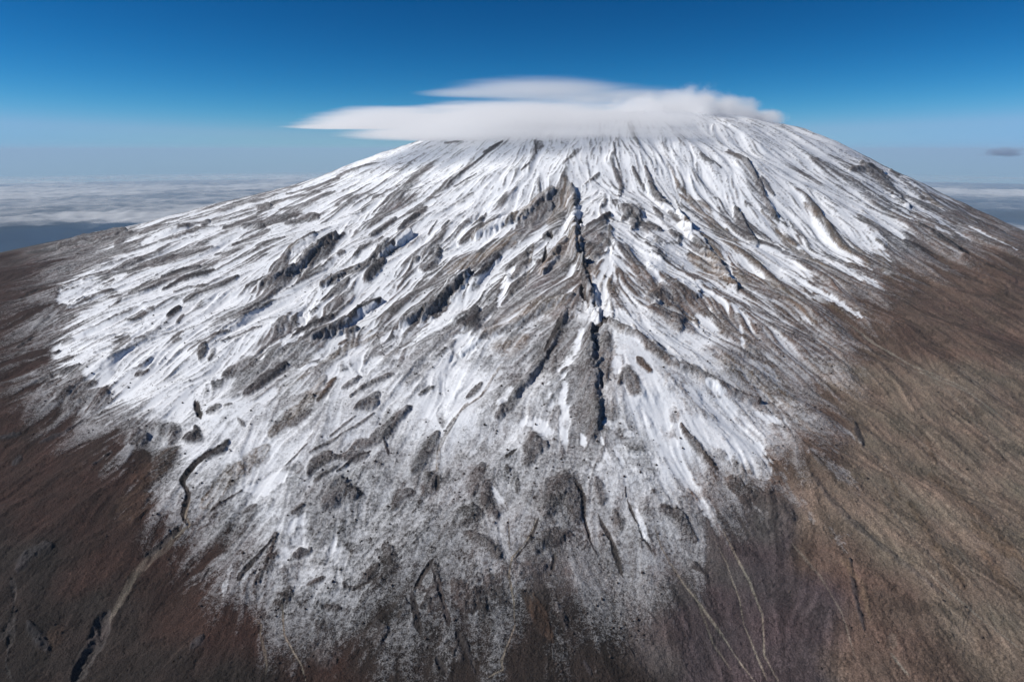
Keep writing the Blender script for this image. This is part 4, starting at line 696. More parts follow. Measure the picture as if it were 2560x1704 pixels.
["snow",5.5,[7.81,28.59,9.02,28.5,9.5,27.64,9.67,26.65],[58,-15,10,-28,59,-17,9,-29,61,-19,8,-30]],
["snow",6.6,[13.1,42.16,13.3,40.43,13.42,38.81],[42,-12,3,-21,44,-13,3,-21]],
["snow",4.9,[11.86,41.35,11.89,38.88,12.12,38.1],[43,-11,2,-21,45,-12,3,-21]],
["rock",7.2,[12.56,37.88,12.29,35.32,12.43,34.45],[47,-14,4,-22,49,-15,4,-22]],
["rock",5.7,[13.92,45.73,14.59,43.68,14.57,41.72],[39,-11,4,-18,41,-12,4,-21]],
["rock",8.0,[14.48,41.42,14.53,40.08],[42,-13,4,-21]],
["dark",2.6,[12.47,43.79,12.72,42.82],[41,-10,2,-20]],
["stony",5.7,[11.85,44.5,12.36,43.35],[40,-10,2,-19]],
["snow",10.0,[3.48,22.02,3.33,20.88],[76,-10,4,-48]],
["snow",18.7,[4.24,20.78,4.36,19.97,4.48,19.12,4.74,18.36],[79,-14,10,-55,81,-15,10,-60,84,-17,9,-64]],
["snow",14.4,[4.7,18.49,4.81,17.45,5.03,16.47],[87,-18,8,-68,91,-21,6,-74]],
["snow",17.2,[5.57,19.31,6.05,18.45,6.55,17.84,6.94,17.23],[83,-21,10,-61,86,-24,8,-64,88,-27,6,-67]],
["snow",8.0,[5.54,20.75,5.82,20.06,5.91,19.37],[78,-18,12,-53,80,-20,11,-57]],
["snow",8.0,[6.37,21.08,6.91,20.31,7.33,19.85],[77,-21,12,-51,79,-23,10,-53]],
["stony",14.4,[5.14,20.99,5.41,20.18,5.62,19.53],[77,-16,13,-53,80,-18,12,-57]],
["stony",5.5,[6.14,20.91,6.46,19.99,6.81,19.34,7.11,18.6],[78,-20,12,-52,80,-22,11,-56,83,-25,9,-59]],
["stony",4.3,[6.97,20.53,7.48,19.77,7.64,19.17],[78,-23,10,-52,81,-26,9,-55]],
["snow",21.5,[0.35,19.46,0.7,19.29,1.35,18.69],[82,-2,-12,-57,84,-4,-11,-60]],
["snow",8.6,[2.04,18.78,2.16,18.25],[86,-8,-7,-66]],
["snow",7.2,[2.62,18.55,2.77,17.57],[87,-10,-3,-70]],
["snow",7.2,[2.97,18.13,3.13,17.37],[88,-12,2,-72]],
["stony",18.7,[3.17,17.22,3.98,17.26],[90,-15,4,-74]],
["stony",12.9,[2.75,19.08,3.26,19.0,3.54,18.58],[84,-10,1,-64,84,-12,5,-65]],
["stony",14.4,[2.97,18.13,3.92,17.86],[87,-13,5,-70]],
["rock",17.2,[0.43,18.16,0.61,18.73,0.83,18.2],[86,-2,-10,-63,86,-3,-10,-63]],
["rock",20.1,[1.28,16.42,1.35,16.94,1.5,16.92],[93,-6,-5,-76,92,-6,-6,-74]],
["stony",12.9,[2.11,17.75,2.55,17.33],[89,-9,-4,-72]],
["stony",11.5,[0.92,20.73,1.19,20.11,1.21,21.38],[79,-3,-13,-51,78,-4,-13,-49]],
["snow",12.9,[1.62,20.67,1.6,19.81,1.66,19.12],[80,-5,-12,-53,82,-6,-10,-58]],
["rock",5.7,[4.96,23.08,5.3,22.75],[71,-14,13,-39]],
["rock",8.6,[3.72,21.04,3.79,20.29,3.96,20.21],[78,-12,8,-53,79,-12,8,-56]],
["ochre",4.3,[4.26,21.84,4.44,21.52,4.56,21.31],[75,-13,11,-47,75,-13,11,-48]],
["rock",6.6,[14.42,39.51,14.44,37.79],[44,-15,4,-22]],
["rock",5.5,[14.29,45.14,14.64,43.83,14.48,41.42],[39,-11,4,-19,41,-12,4,-21]],
["rock",4.9,[14.96,42.07,15.1,40.18],[42,-13,4,-21]],
["tan",4.9,[13.79,38.34,14.01,36.52,14.11,34.24,14.61,32.59,14.99,31.12],[46,-15,4,-22,48,-17,4,-22,50,-19,4,-23,53,-22,4,-24]],
["tan",5.5,[16.6,39.68,16.9,38.4,16.96,36.05,17.04,34.3],[44,-17,5,-21,46,-18,5,-22,48,-21,5,-23]],
["tan",5.5,[16.07,32.86,16.45,32.21],[51,-23,5,-24]],
["tan",5.5,[17.68,35.2,17.5,33.64,17.06,31.87],[49,-22,5,-23,51,-24,5,-24]],
["stony",12.9,[19.58,38.89,19.4,36.81,19.32,35.36],[45,-20,7,-21,47,-22,6,-22]],
["rock",6.6,[22.49,46.73,24.24,47.91,25.79,48.54],[36,-16,12,-15,35,-17,13,-14]],
["stony",12.9,[22.26,44.51,23.26,43.46,23.74,41.51],[38,-18,10,-18,39,-20,10,-18]],
["stony",8.6,[21.7,41.72,22.68,40.83,23.03,39.38],[41,-20,9,-19,42,-22,9,-20]],
["tan",2.6,[25.94,47.22,27.29,45.27,27.71,42.73],[36,-19,13,-15,37,-22,12,-16]],
["tan",2.6,[27.25,47.21,27.78,45.31,29.51,43.77],[36,-20,13,-14,37,-22,13,-15]],
["stony",7.2,[24.33,40.01,24.6,38.1],[42,-24,10,-20]],
["dark",5.2,[23.03,39.38,23.47,37.87,23.92,36.41],[43,-24,9,-20,44,-26,9,-21]],  # gully shadow drawn as a dark stroke in the ground colour
["dark",4.3,[20.87,36.6,21.82,35.48],[46,-25,7,-22]],
["snow",5.5,[14.7,39.56,14.53,37.15,14.78,35.11],[45,-15,4,-22,47,-17,4,-22]],
["snow",6.9,[17.8,41.81,18.05,40.34,18.1,38.17,17.9,36.53],[42,-16,6,-20,43,-18,6,-21,45,-19,6,-22]],
["snow",8.0,[16.46,35.44,16.34,34.01,16.37,33.16],[49,-20,5,-23,50,-22,5,-23]],
["snow",6.9,[20.59,40.08,20.68,38.16,20.87,36.6],[43,-20,8,-21,45,-22,7,-21]],
["snow",5.2,[26.17,49.62,25.92,46.4,26.54,43.95],[35,-18,13,-14,37,-20,12,-16]],
["stony",10.0,[12.6,31.62,13.06,30.0,13.47,28.48],[54,-20,5,-25,57,-23,5,-27]],
["tan",4.9,[12.14,30.61,12.25,29.19,12.98,28.5,13.59,27.61],[56,-20,5,-26,57,-22,5,-28,59,-24,5,-29]],
["dark",4.9,[-8.7,26.12,-8.32,26.93,-7.72,27.75],[62,17,-4,-30,60,16,-4,-29]],
["rock",5.7,[-7.75,25.64,-7.3,26.4,-6.71,27.1],[63,16,-4,-31,61,14,-4,-30]],
["rock",4.9,[-6.66,26.22,-6.24,26.63],[62,13,-4,-30]],
["ochre",4.3,[-6.66,25.22,-6.42,25.54],[64,14,-4,-32]],
["tan",4.3,[-7.38,22.71,-6.86,23.89,-6.31,25.26,-5.65,26.44],[69,18,-4,-37,66,15,-4,-34,63,13,-5,-31]],
["stony",12.9,[-9.52,26.24,-9.37,27.28,-8.81,27.83],[61,19,-4,-29,60,17,-4,-28]],
["stony",15.8,[-9.18,24.51,-9.03,25.43],[65,21,-4,-33]],
["stony",18.7,[-7.34,23.32,-7.35,24.46,-7.23,24.68],[68,18,-4,-36,66,17,-4,-34]],
["dark",7.2,[-8.86,22.28,-8.57,23.0,-8.17,23.72],[71,23,-4,-39,69,21,-4,-37]],
["ochre",5.2,[-6.38,21.34,-6.27,22.15,-6.15,22.65],[74,18,-5,-42,72,17,-5,-39]],
["rock",8.6,[-7.47,19.58,-7.48,20.18,-6.91,20.12,-6.52,20.7],[79,25,-4,-49,78,24,-4,-48,78,22,-4,-47]],
["rock",7.2,[-6.6,22.2,-6.55,22.78],[71,18,-5,-39]],
["rock",4.9,[-5.79,21.95,-5.46,22.41,-5.25,22.6],[72,16,-5,-40,71,15,-5,-39]],
["rock",3.7,[-5.38,21.5,-4.84,22.11,-4.22,22.68],[73,15,-6,-41,72,12,-6,-39]],
["rock",8.6,[-5.07,20.73,-4.81,21.14,-4.5,21.51],[76,15,-6,-45,75,14,-6,-43]],
["rock",3.7,[-6.05,18.69,-5.37,19.29,-4.79,19.91,-4.42,20.46],[82,21,-5,-53,80,17,-5,-50,78,15,-6,-48]],
["rock",7.2,[-4.08,19.15,-3.76,19.83,-3.31,20.74],[81,14,-6,-51,78,11,-7,-48]],
["rock",10.0,[-5.84,17.78,-5.76,18.35,-5.4,18.7],[86,23,-4,-58,84,21,-5,-55]],
["rock",7.2,[-4.94,18.45,-4.7,19.12,-4.18,19.17],[83,18,-5,-54,82,16,-6,-53]],
["dark",3.2,[-5.05,17.9,-4.63,18.46,-4.21,18.74],[86,19,-5,-57,84,17,-5,-55]],
["rock",5.7,[-5.59,17.55,-5.09,18.1],[87,21,-5,-59]],
["stony",14.4,[-2.92,19.42,-2.7,19.96],[80,10,-8,-51]],
["stony",14.4,[-3.07,24.0,-2.67,24.17],[68,7,-8,-34]],
["stony",7.2,[-4.38,23.71,-3.96,24.29,-3.2,25.15],[68,10,-6,-35,66,8,-7,-33]],
["stony",15.8,[-1.01,20.09,-0.48,20.66,-0.11,21.16],[79,2,-12,-49,77,1,-13,-47]],
["snow",12.9,[-2.44,22.66,-2.38,21.12,-2.17,19.7],[74,7,-10,-41,78,7,-10,-48]],
["snow",10.0,[-6.87,16.99,-6.65,17.73,-6.26,18.09],[89,28,-4,-61,86,26,-4,-58]],
["snow",10.0,[-5.72,15.52,-5.63,16.03,-5.38,16.24],[96,28,-4,-72,94,26,-4,-70]],
["snow",11.5,[-5.76,14.68,-5.33,15.17,-5.18,15.7],[100,30,-3,-79,98,27,-3,-75]],
["snow",12.9,[-4.02,13.88,-4.27,14.61,-4.1,15.11],[104,24,-3,-85,101,22,-3,-80]],
["stony",18.7,[-4.61,14.62,-4.81,14.85],[101,26,-3,-81]],
["stony",8.6,[-6.68,13.63,-6.78,14.16,-6.85,14.58],[106,40,-3,-88,103,39,-3,-83]],
["stony",12.9,[-6.42,14.15,-6.22,14.39],[104,36,-3,-84]],
["dark",3.7,[-6.5,14.09,-6.39,14.56,-6.26,14.91,-6.06,15.39],[104,37,-3,-84,101,34,-3,-80,99,32,-3,-77]],
["rock",6.3,[-5.98,14.0,-6.0,14.82,-6.02,15.43],[103,34,-3,-83,99,31,-3,-77]],
["rock",11.5,[-5.4,14.81,-5.17,15.01],[100,28,-3,-79]],
["rock",12.9,[-5.41,13.4,-5.15,13.58],[109,33,-3,-92]],
["rock",14.4,[-4.27,12.25,-3.87,12.1,-3.7,11.92],[118,30,-3,-107,119,28,-2,-109]],
["stony",20.1,[-4.31,12.89,-4.0,12.66],[113,28,-3,-100]],
["rock",12.9,[-3.5,14.11,-3.23,14.43],[104,19,-3,-85]],
["pale",0.6,[-5.81,13.11,-5.55,12.87,-5.51,12.65,-5.26,12.21,-5.11,11.88,-5.06,11.66],[112,38,-3,-97,113,38,-3,-100,116,38,-3,-104,118,39,-3,-109,121,39,-3,-113]],
["dark",3.4,[-2.32,13.6,-2.2,13.13,-2.08,12.79],[110,14,-2,-94,112,14,-2,-97]],
["dark",3.7,[-1.98,14.41,-1.82,13.88,-1.59,13.24,-1.37,12.72],[105,11,-2,-87,109,11,-2,-92,112,10,-2,-97]],
["dark",2.9,[-1.18,12.58,-1.16,12.22,-1.23,11.94],[116,8,-2,-104,119,9,-2,-108]],
["dark",3.7,[-1.02,12.39,-0.87,11.95,-0.76,11.59],[118,7,-1,-107,121,6,-1,-113]],
["dark",2.9,[-1.6,12.01,-1.46,11.75,-1.32,11.59],[120,12,-2,-111,122,11,-2,-114]],
["dark",2.3,[1.84,15.64,1.96,15.03,2.09,14.64],[99,-9,-2,-85,102,-11,-1,-88]],
["dark",3.2,[1.49,11.86,1.61,11.62],[121,-12,-1,-113]],
["rock",15.8,[-1.32,16.19,-0.94,15.96],[95,5,-5,-75]],
["rock",11.5,[-1.2,15.29,-0.76,15.04,-0.46,14.69],[100,5,-3,-81,101,3,-3,-84]],
["rock",18.7,[-1.07,13.12,-0.68,13.12,-0.83,13.56],[111,6,-1,-96,110,5,-1,-94]],
["rock",12.9,[-2.17,13.69,-1.82,13.44,-1.83,12.99],[109,12,-2,-92,111,12,-2,-95]],
["rock",12.9,[-2.64,13.31,-2.38,13.27],[110,16,-2,-94]],
["rock",11.5,[-3.2,15.04,-2.83,14.56],[101,16,-3,-81]],
["ochre",5.7,[0.49,13.47,0.73,12.96,0.87,12.38],[111,-4,-1,-96,115,-6,-1,-101]],
["rock",10.0,[0.23,14.18,0.65,14.28],[105,-2,-2,-89]],
["rock",14.4,[0.67,14.93,1.1,14.98,1.28,15.19],[101,-5,-3,-85,100,-6,-2,-85]],
["rock",7.2,[1.0,13.26,1.18,12.81],[112,-7,-1,-97]],
["stony",20.1,[-0.17,13.25,-0.58,13.85],[109,2,-1,-93]],
["rock",12.9,[0.86,16.2,0.91,15.83],[96,-4,-4,-79]],
["dusting",28.2,[7.07,17.62,7.46,16.74,7.92,15.64,8.23,14.68],[90,-31,5,-68,94,-36,3,-73,99,-42,2,-79]],
["dusting",30.8,[8.76,19.46,9.16,18.14,9.48,16.87],[83,-33,6,-56,88,-38,5,-63]],
["dusting",10.3,[9.46,20.46,10.17,19.64,10.52,19.01],[79,-32,7,-50,81,-36,6,-53]],
["pale",0.8,[10.44,19.67,10.77,18.37,10.94,16.96,11.01,15.77,10.94,14.56,10.76,13.39,10.39,12.24],[82,-38,5,-54,87,-44,4,-61,93,-50,4,-68,99,-57,3,-77,105,-64,3,-87,113,-72,3,-99]],
["pale",0.8,[12.32,20.19,12.6,18.92,13.02,17.76,13.12,16.63,13.22,15.67],[80,-43,5,-51,84,-49,5,-56,89,-55,5,-63,94,-62,4,-69]],
["pale",0.8,[10.08,17.54,10.0,16.0,10.03,14.66,10.09,13.53,10.01,12.62],[91,-44,4,-66,98,-51,3,-76,105,-59,3,-86,111,-66,2,-96]],
["pale",0.8,[14.77,22.83,15.01,21.38,14.79,19.41,15.01,18.28],[72,-41,5,-42,77,-48,5,-47,82,-54,5,-54]],
["pale",0.8,[6.93,14.96,7.21,13.89,7.26,12.89,7.1,11.83],[103,-40,1,-85,110,-46,0,-93,117,-51,0,-105]],
]


KN = np.array([0, 6, 12, 20, 30, 42, 60, 90., 150])
CX, CY, Z0 = 7.48, 61.47, 5.2
SL = np.array([[0.0416,0.3119,0.3721,0.3495,0.2619,0.1905,0.2171,0.2626,0.2556],
               [0.064,0.3265,0.4225,0.4524,0.2707,0.2381,0.2516,0.2796,0.3009],
               [0.0774,0.2894,0.1659,0.5034,0.5018,0.3096,0.2059,0.2297,0.2421]])
RW, RA = 4.6, 1.2
def base(x, y):
    dx = x - CX; dy = y - CY; r = np.hypot(dx, dy) + 1e-6
    C = np.concatenate([np.zeros((3, 1)), np.cumsum((SL[:, 1:] + SL[:, :-1]) / 2 * np.diff(KN), axis=1)], 1)
    rr = np.minimum(r, 149.9); i = np.clip(np.searchsorted(KN, rr) - 1, 0, 7); t = rr - KN[i]; h = KN[i + 1] - KN[i]
    D = [C[j][i] + SL[j][i] * t + (SL[j][i + 1] - SL[j][i]) * t * t / (2 * h) for j in range(3)]
    c = dx / r; wl = np.clip(-c, 0, 1) ** 1.5; wr = np.clip(c, 0, 1) ** 1.5
    z = Z0 - (wl * D[0] + (1 - wl - wr) * D[1] + wr * D[2])
    k = .3
    z = -k * np.log(np.exp(-np.clip(z, -9, 9) / k) + np.exp(-2.62 / k)) + np.minimum(z + 9, 0)
    xr = 2.4 + np.clip(y - 14, 0, 60) * .11
    w = np.clip((y - 13) / 10, 0, 1); w = w * w * (3 - 2 * w)
    w2 = np.clip((43 - y) / 12, 0, 1); w2 = w2 * w2 * (3 - 2 * w2)
    return z + RA * w * w2 * np.exp(-np.abs((x - xr) / RW) ** 1.6)

# polar sheet about the point under the camera: dense where the slope is near and in view
NA, NR = 1250, 960
AMAX = 0.765
ad = np.linspace(-AMAX, AMAX, NA)
rs = np.linspace(8.0, 67.0, 3000)
dens = np.zeros_like(rs)
for a in np.linspace(-0.7, 0.7, 9):
    zz = base(rs * math.sin(a), rs * math.cos(a))
    el = np.arctan2(zz, rs)
    dens += np.clip(np.abs(np.gradient(el, rs)), 0.0015, None) + 0.004
cum = np.concatenate([[0], np.cumsum((dens[1:] + dens[:-1]) / 2)])
rd = np.interp(np.linspace(0, cum[-1], NR), cum, rs)
side = AMAX + (math.pi - AMAX) * (np.linspace(0, 1, 60)[1:]) ** 1.6
aa = np.concatenate([-side[::-1], ad, side])
rr_out = np.concatenate([np.linspace(67, 150, 70)[1:]])
rr_in = np.concatenate([np.linspace(0.2, 8, 30)[:-1]])
rall = np.concatenate([rr_in, rd, rr_out])
C0, R0 = 59, 29                     # first dense column / row
A, R = np.meshgrid(aa, rall)
X = (R * np.sin(A)); Y = (R * np.cos(A))
Zb = base(X, Y)
sl = (slice(R0, R0 + NR), slice(C0, C0 + NA))
x = X[sl].astype(np.float32); y = Y[sl].astype(np.float32); zb = Zb[sl].astype(np.float32)
a2, r2 = A[sl].astype(np.float32), R[sl].astype(np.float32)
T0 = time.time()

def grad(f, x_, y_, a_, r_):
    fr = np.gradient(f, r_[:, 0], axis=0); fa = np.gradient(f, a_[0], axis=1) / r_
    s, c = np.sin(a_), np.cos(a_)
    return fr * s + fa * c, fr * c - fa * s

macro = 0.30 * fbm(x, y, 9.0, 3, 11) + 0.10 * fbm(x, y, 3.2, 3, 21)
macro *= sstep(67, 60, r2) * sstep(8, 10, r2)

def bil(g, fi, fj):
    i = np.clip(fi.astype(np.int32), 0, g.shape[0] - 2); j = np.clip(fj.astype(np.int32), 0, g.shape[1] - 2)
    u = np.clip(fi - i, 0, 1); v = np.clip(fj - j, 0, 1)
    if g.ndim == 3: u = u[..., None]; v = v[..., None]
    return g[i, j] * (1 - u) * (1 - v) + g[i, j + 1] * (1 - u) * v + g[i + 1, j] * u * (1 - v) + g[i + 1, j + 1] * u * v
# ---- flow-aligned relief: noise drawn out along the fall line
zf = zb + macro
gx, gy = grad(zf, x, y, a2, r2)
gn = np.hypot(gx, gy) + 1e-6
vx, vy = -gx / gn, -gy / gn
rowidx = np.arange(NR, dtype=np.float32)
drdi = np.gradient(rd).astype(np.float32)
def streaks(fields, L, steps, sub):
    """line integral of each field along the flow, both ways"""
    S = (slice(None, None, sub), slice(None, None, sub))
    aS, rS = a2[S], r2[S]
    s_, c_ = np.sin(aS), np.cos(aS)
    vr = vx[S] * s_ + vy[S] * c_; va = (vx[S] * c_ - vy[S] * s_) / rS
    di = vr / (drdi[::sub, None][:vr.shape[0]] * sub); dj = va / (2 * AMAX / (NA - 1) * sub)
    n0, n1 = aS.shape
    I0, J0 = np.meshgrid(np.arange(n0, dtype=np.float32), np.arange(n1, dtype=np.float32), indexing='ij')
    F = [f[S] if f.shape == a2.shape else f for f in fields]
    acc = [f.copy() for f in F]; wsum = 1.0
    h = L / steps
    for sgn in (1, -1):
        I, J = I0.copy(), J0.copy()
        for k in range(steps):
            ii = np.clip(I, 0, n0 - 1).astype(np.int32); jj = np.clip(J, 0, n1 - 1).astype(np.int32)
            I += sgn * h * di[ii, jj]; J += sgn * h * dj[ii, jj]
            I = np.clip(I, 0, n0 - 1.01); J = np.clip(J, 0, n1 - 1.01)
            w = math.cos((k + 1) / (steps + 1) * math.pi / 2)
            i = I.astype(np.int32); j = J.astype(np.int32); u = I - i; v = J - j
            for q, f in enumerate(F):
                acc[q] += w * (f[i, j] * (1 - u) * (1 - v) + f[i, j + 1] * (1 - u) * v + f[i + 1, j] * u * (1 - v) + f[i + 1, j + 1] * u * v)
    out = []
    for f in acc:
        f = f - f.mean(); f /= f.std()
        if sub > 1:
            fi_ = np.minimum(np.arange(NR) / sub, n0 - 1.001); fj_ = np.minimum(np.arange(NA) / sub, n1 - 1.001)
            FI, FJ = np.meshgrid(fi_, fj_, indexing='ij')
            f = bil(f, FI, FJ)
        out.append(f.astype(np.float32))
    return out
r1, = streaks([fbm(x, y, 1.7, 3, 71)], 4.5, 14, 3)
rq, = streaks([fbm(x, y, .60, 2, 81)], 2.0, 12, 2)
r3, = streaks([fbm(x, y, .17, 2, 91)], .7, 9, 1)
ripple = fbm(x, y, .30, 3, 131, .6)
fine = fbm(x, y, .09, 3, 101, .75)
lump = fbm(x, y, .5, 4, 111, .55)

# ---- survey grids: snow cover and soil
cg = np.array(COVER, np.float32) / 100.0
# dark red ash, dark brown ash, neutral scree, brown scree, tan scree, purple scree
SOIL_COLOURS = np.array([(.050, .029, .023), (.038, .029, .025), (.125, .107, .102), (.162, .113, .088),
                         (.245, .190, .145), (.096, .074, .076)], np.float32)
sg = SOIL_COLOURS[np.array(SOIL)]
wob = 1.0 * fbm(x, y, 4.0, 3, 51); wob2 = 1.0 * fbm(x, y, 4.0, 3, 61)
fj = (a2 + .8) / 1.6 * 40; fi = np.log(r2 / 8.0) / math.log(90 / 8.0) * 43
cb = cg.copy()
for _ in range(14):                                # a wide, thin fringe of dusting round the snowfield
    p_ = np.pad(cb, 1, mode='edge'); cb = (p_[:-2, 1:-1] + p_[2:, 1:-1] + p_[1:-1, :-2] + p_[1:-1, 2:] + cb) / 5
fringe = bil(cb, fi / 43 * 75 + .3 * wob, fj / 40 * 72 + .4 * wob2)
cover = bil(cg, fi / 43 * 75 + .16 * wob, fj / 40 * 72 + .2 * wob2)
soil = bil(sg, fi + .9 * wob2, fj + 1.2 * wob)
print('grids', time.time() - T0)

BARE = sstep(.26, .06, cover)
# ---- features surveyed on the slope (outcrops, gorges, snow fields, streams)
warpn = fbm(x, y, 0.55, 4, 31, 0.6)
warpc = fbm(x, y, 2.0, 2, 41)
H = np.zeros_like(x); CO = np.zeros_like(x); WT = np.zeros_like(x); DUSTED = np.zeros_like(x)      # height, cover target, weight
TINT = np.zeros(x.shape + (4,), np.float32)
ROUGH = np.zeros_like(x); SOFT = np.full_like(x, 0.0)
KIND = {
    'dusting': (.24, 0, (.1, .1, .1), 0, .2, .8),
    'ridge': (.34, .42, (.125, .105, .092), .45, .8, .5),  # cover, height per width, tint rgb, tint weight, roughness, ragged
    'rock': (.22, .16, (.105, .090, .086), .55, 1.0, .55),
    'dark': (.10, .22, (.060, .053, .055), .85, 1.3, .45),
    'stony': (.58, .05, (.11, .10, .10), .35, .9, .80),
    'tan': (.32, .03, (.185, .135, .095), .85, .5, .70),
    'ochre': (.10, .08, (.125, .080, .056), .50, .7, .65),
    'snow': (.97, -.04, (.1, .1, .1), 0, -.6, .60),
    'pale': (.10, -.08, (.30, .26, .21), .95, -.4, .30),
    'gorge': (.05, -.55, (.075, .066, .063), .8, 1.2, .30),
}
COLS = np.arange(NA)
for ty, hw, pts, met in FEATURES:
    if ty == 'gorge': hw = hw * 1.5 + 1.6
    P = np.array(pts, np.float32).reshape(-1, 2); M = np.array(met, np.float32).reshape(-1, 2, 2)
    # world half-width from the metric, to bound the work
    wmax = hw / max(1.0, np.min(np.linalg.svd(M, compute_uv=False)[:, 1])) * 2.2
    pa = np.arctan2(P[:, 0], P[:, 1]); pr = np.hypot(P[:, 0], P[:, 1])
    c0 = max(0, int((pa.min() - wmax / pr.min() + AMAX) / (2 * AMAX) * NA)); c1 = min(NA, int((pa.max() + wmax / pr.min() + AMAX) / (2 * AMAX) * NA) + 2)
    k0 = max(0, np.searchsorted(rd, pr.min() - wmax)); k1 = min(NR, np.searchsorted(rd, pr.max() + wmax) + 1)
    if c1 - c0 < 2 or k1 - k0 < 2: continue
    w_ = (slice(k0, k1), slice(c0, c1))
    xs, ys = x[w_], y[w_]
    best = np.full(xs.shape, 1e9, np.float32); tt = np.zeros_like(best); sd = np.zeros_like(best)
    L = [0.0]
    for i in range(len(P) - 1):
        L.append(L[-1] + float(np.linalg.norm(M[i] @ (P[i + 1] - P[i]))))
    for i in range(len(P) - 1):
        d = P[i + 1] - P[i]; md = M[i] @ d
        ux = M[i][0, 0] * (xs - P[i, 0]) + M[i][0, 1] * (ys - P[i, 1])
        uy = M[i][1, 0] * (xs - P[i, 0]) + M[i][1, 1] * (ys - P[i, 1])
        q = md @ md + 1e-6
        t = np.clip((ux * md[0] + uy * md[1]) / q, 0, 1)
        dx_, dy_ = ux - t * md[0], uy - t * md[1]
        dd = np.hypot(dx_, dy_)
        m = dd < best
        best = np.where(m, dd, best)
        tt = np.where(m, L[i] + t * (L[i + 1] - L[i]), tt)
    cov, hk, rgb, tw, ro, rag = KIND[ty]
    u = tt / max(L[-1], 1e-3)
    taper = 0.45 + 0.55 * np.sqrt(np.clip(4 * u * (1 - u), 0, 1)) if ty not in ('pale', 'gorge') else 0.25 + 0.75 * np.clip(4 * u * (1 - u) * 1.8, 0, 1)
    if ty in ('pale', 'gorge') and hw < 12:
        taper = taper * np.clip(0.95 + .55 * warpn[w_] + .3 * rq[w_], .25, 2)
        hh = max(hw, 2.3); tw = tw * (.55 if hw < 1.2 else 1)
        dn = best / (hh * taper) + .35 * warpn[w_] * (1 if ty == 'gorge' else .4)
    else:
        dn = best / (hw * taper) + rag * (0.40 * warpn[w_] + 0.20 * warpc[w_] + .26 * rq[w_] + .20 * r3[w_] + .75 * lump[w_] + .55 * ripple[w_])
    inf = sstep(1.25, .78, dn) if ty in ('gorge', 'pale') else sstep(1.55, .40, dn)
    wworld = hw / math.sqrt(abs(float(np.mean([np.linalg.det(m_) for m_ in M])))) * 2
    prof = np.clip(1 - dn * dn * .6, 0, 1) * inf
    if ty == 'gorge':
        H[w_] -= prof * min(wworld * .65, .34) * np.clip(taper, .2, 1)
    else:
        H[w_] += prof * hk * min(wworld, 1.6)
    cl = cov * (1 - .6 * sstep(.55, 1, u)) * (1 - .38 * sstep(20, 13, r2[w_])) if ty == 'snow' else cov
    if ty == 'stony': cl = cov * (1 - .6 * sstep(19, 13, r2[w_]))
    if ty == 'dusting':
        inf = sstep(1.5, 0, dn)
        b0 = BARE[w_]; CO[w_] = CO[w_] * (1 - inf * b0) + cl * inf * b0; WT[w_] = np.maximum(WT[w_], inf * b0); DUSTED[w_] = np.maximum(DUSTED[w_], inf * b0); continue
    CO[w_] = CO[w_] * (1 - inf) + cl * inf
    WT[w_] = np.maximum(WT[w_], inf)
    al = inf * tw * (.4 if ty == 'pale' and hw > 8 else 1)
    if ty in ('ochre', 'pale') and hw > 8: al = al * np.clip(.6 + .3 * r3[w_] + .3 * warpn[w_], 0, 1)
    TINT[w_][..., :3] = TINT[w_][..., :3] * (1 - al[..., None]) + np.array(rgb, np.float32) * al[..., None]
    TINT[w_][..., 3] = TINT[w_][..., 3] * (1 - al) + al
    ROUGH[w_] = ROUGH[w_] * (1 - inf) + ro * inf
print('features', time.time() - T0)

def rank(n):
    # map to 0..1 uniform through the empirical distribution
    s = np.sort(n.ravel()[::97]); return np.interp(n.ravel(), s, np.linspace(0, 1, len(s))).reshape(n.shape).astype(np.float32)

lowzone = sstep(29, 17, r2)                       # the dusted, stony foot of the slope
patch = fbm(x, y, 1.6, 4, 141, .6)
# where rock shows and where snow lies: broad, drawn out down the slope, ragged at the edge
NS = .80 * r1 + .62 * rq + .26 * r3 + .35 * patch + .22 * lump + .14 * fine
NL = .20 * r1 + .34 * rq + .26 * r3 + 2.2 * patch + 1.2 * lump + .5 * ripple + .5 * fine
U = rank(NS) * (1 - lowzone) + rank(NL) * lowzone
# the stones and drifts inside both
V = rank(.55 * r3 + .25 * rq + .7 * fine + .6 * ripple + .3 * lump) * (1 - lowzone) + lowzone * rank(.25 * r3 + .15 * rq + 1.6 * fine + 1.2 * ripple + .8 * lump)
cover = np.clip(np.clip(cover, 0, 1) ** (1.12 + .42 * lowzone) + .26 * sstep(.55, .85, cover) * (.35 + .65 * lowzone), 0, 1)
cover = cover + (.10 * r1 + .05 * rq) * (1 - .7 * lowzone) * sstep(0, .15, cover) * sstep(.7, .3, cover)
target = np.clip(cover * (1 - WT) + CO * WT, 0, 1)
edge = sstep(.0, .20 - .12 * lowzone, cover)
tc = (target - .20) / .66
sharp = sstep(-1, 1, (tc - U) / (.15 + .42 * lowzone))
in_rock = (.08 + .05 * lowzone + .42 * (1 - V) ** 1.6) * np.clip(target / (.34 - .16 * lowzone), 0, 1)
in_snow = (.95 - .42 * sstep(.72, 1, V) - .18 * sstep(.4, .9, V)) * (1 - .35 * lowzone * sstep(.6, .2, target))
snow = in_rock * (1 - sharp) + in_snow * sharp
VL = rank(.20 * r3 + 1.6 * fine + .9 * ripple + .5 * lump)
UL = rank(.30 * r1 + .40 * rq + .35 * r3 + 1.3 * patch + 1.0 * lump)
tf = cover * (1 - WT) + np.where(CO < .3, CO * .45, CO) * WT
tf = np.clip(tf * 1.12 + .03 * sstep(0, .2, tf), 0, .93) * (1 - .36 * sstep(20, 12, r2))
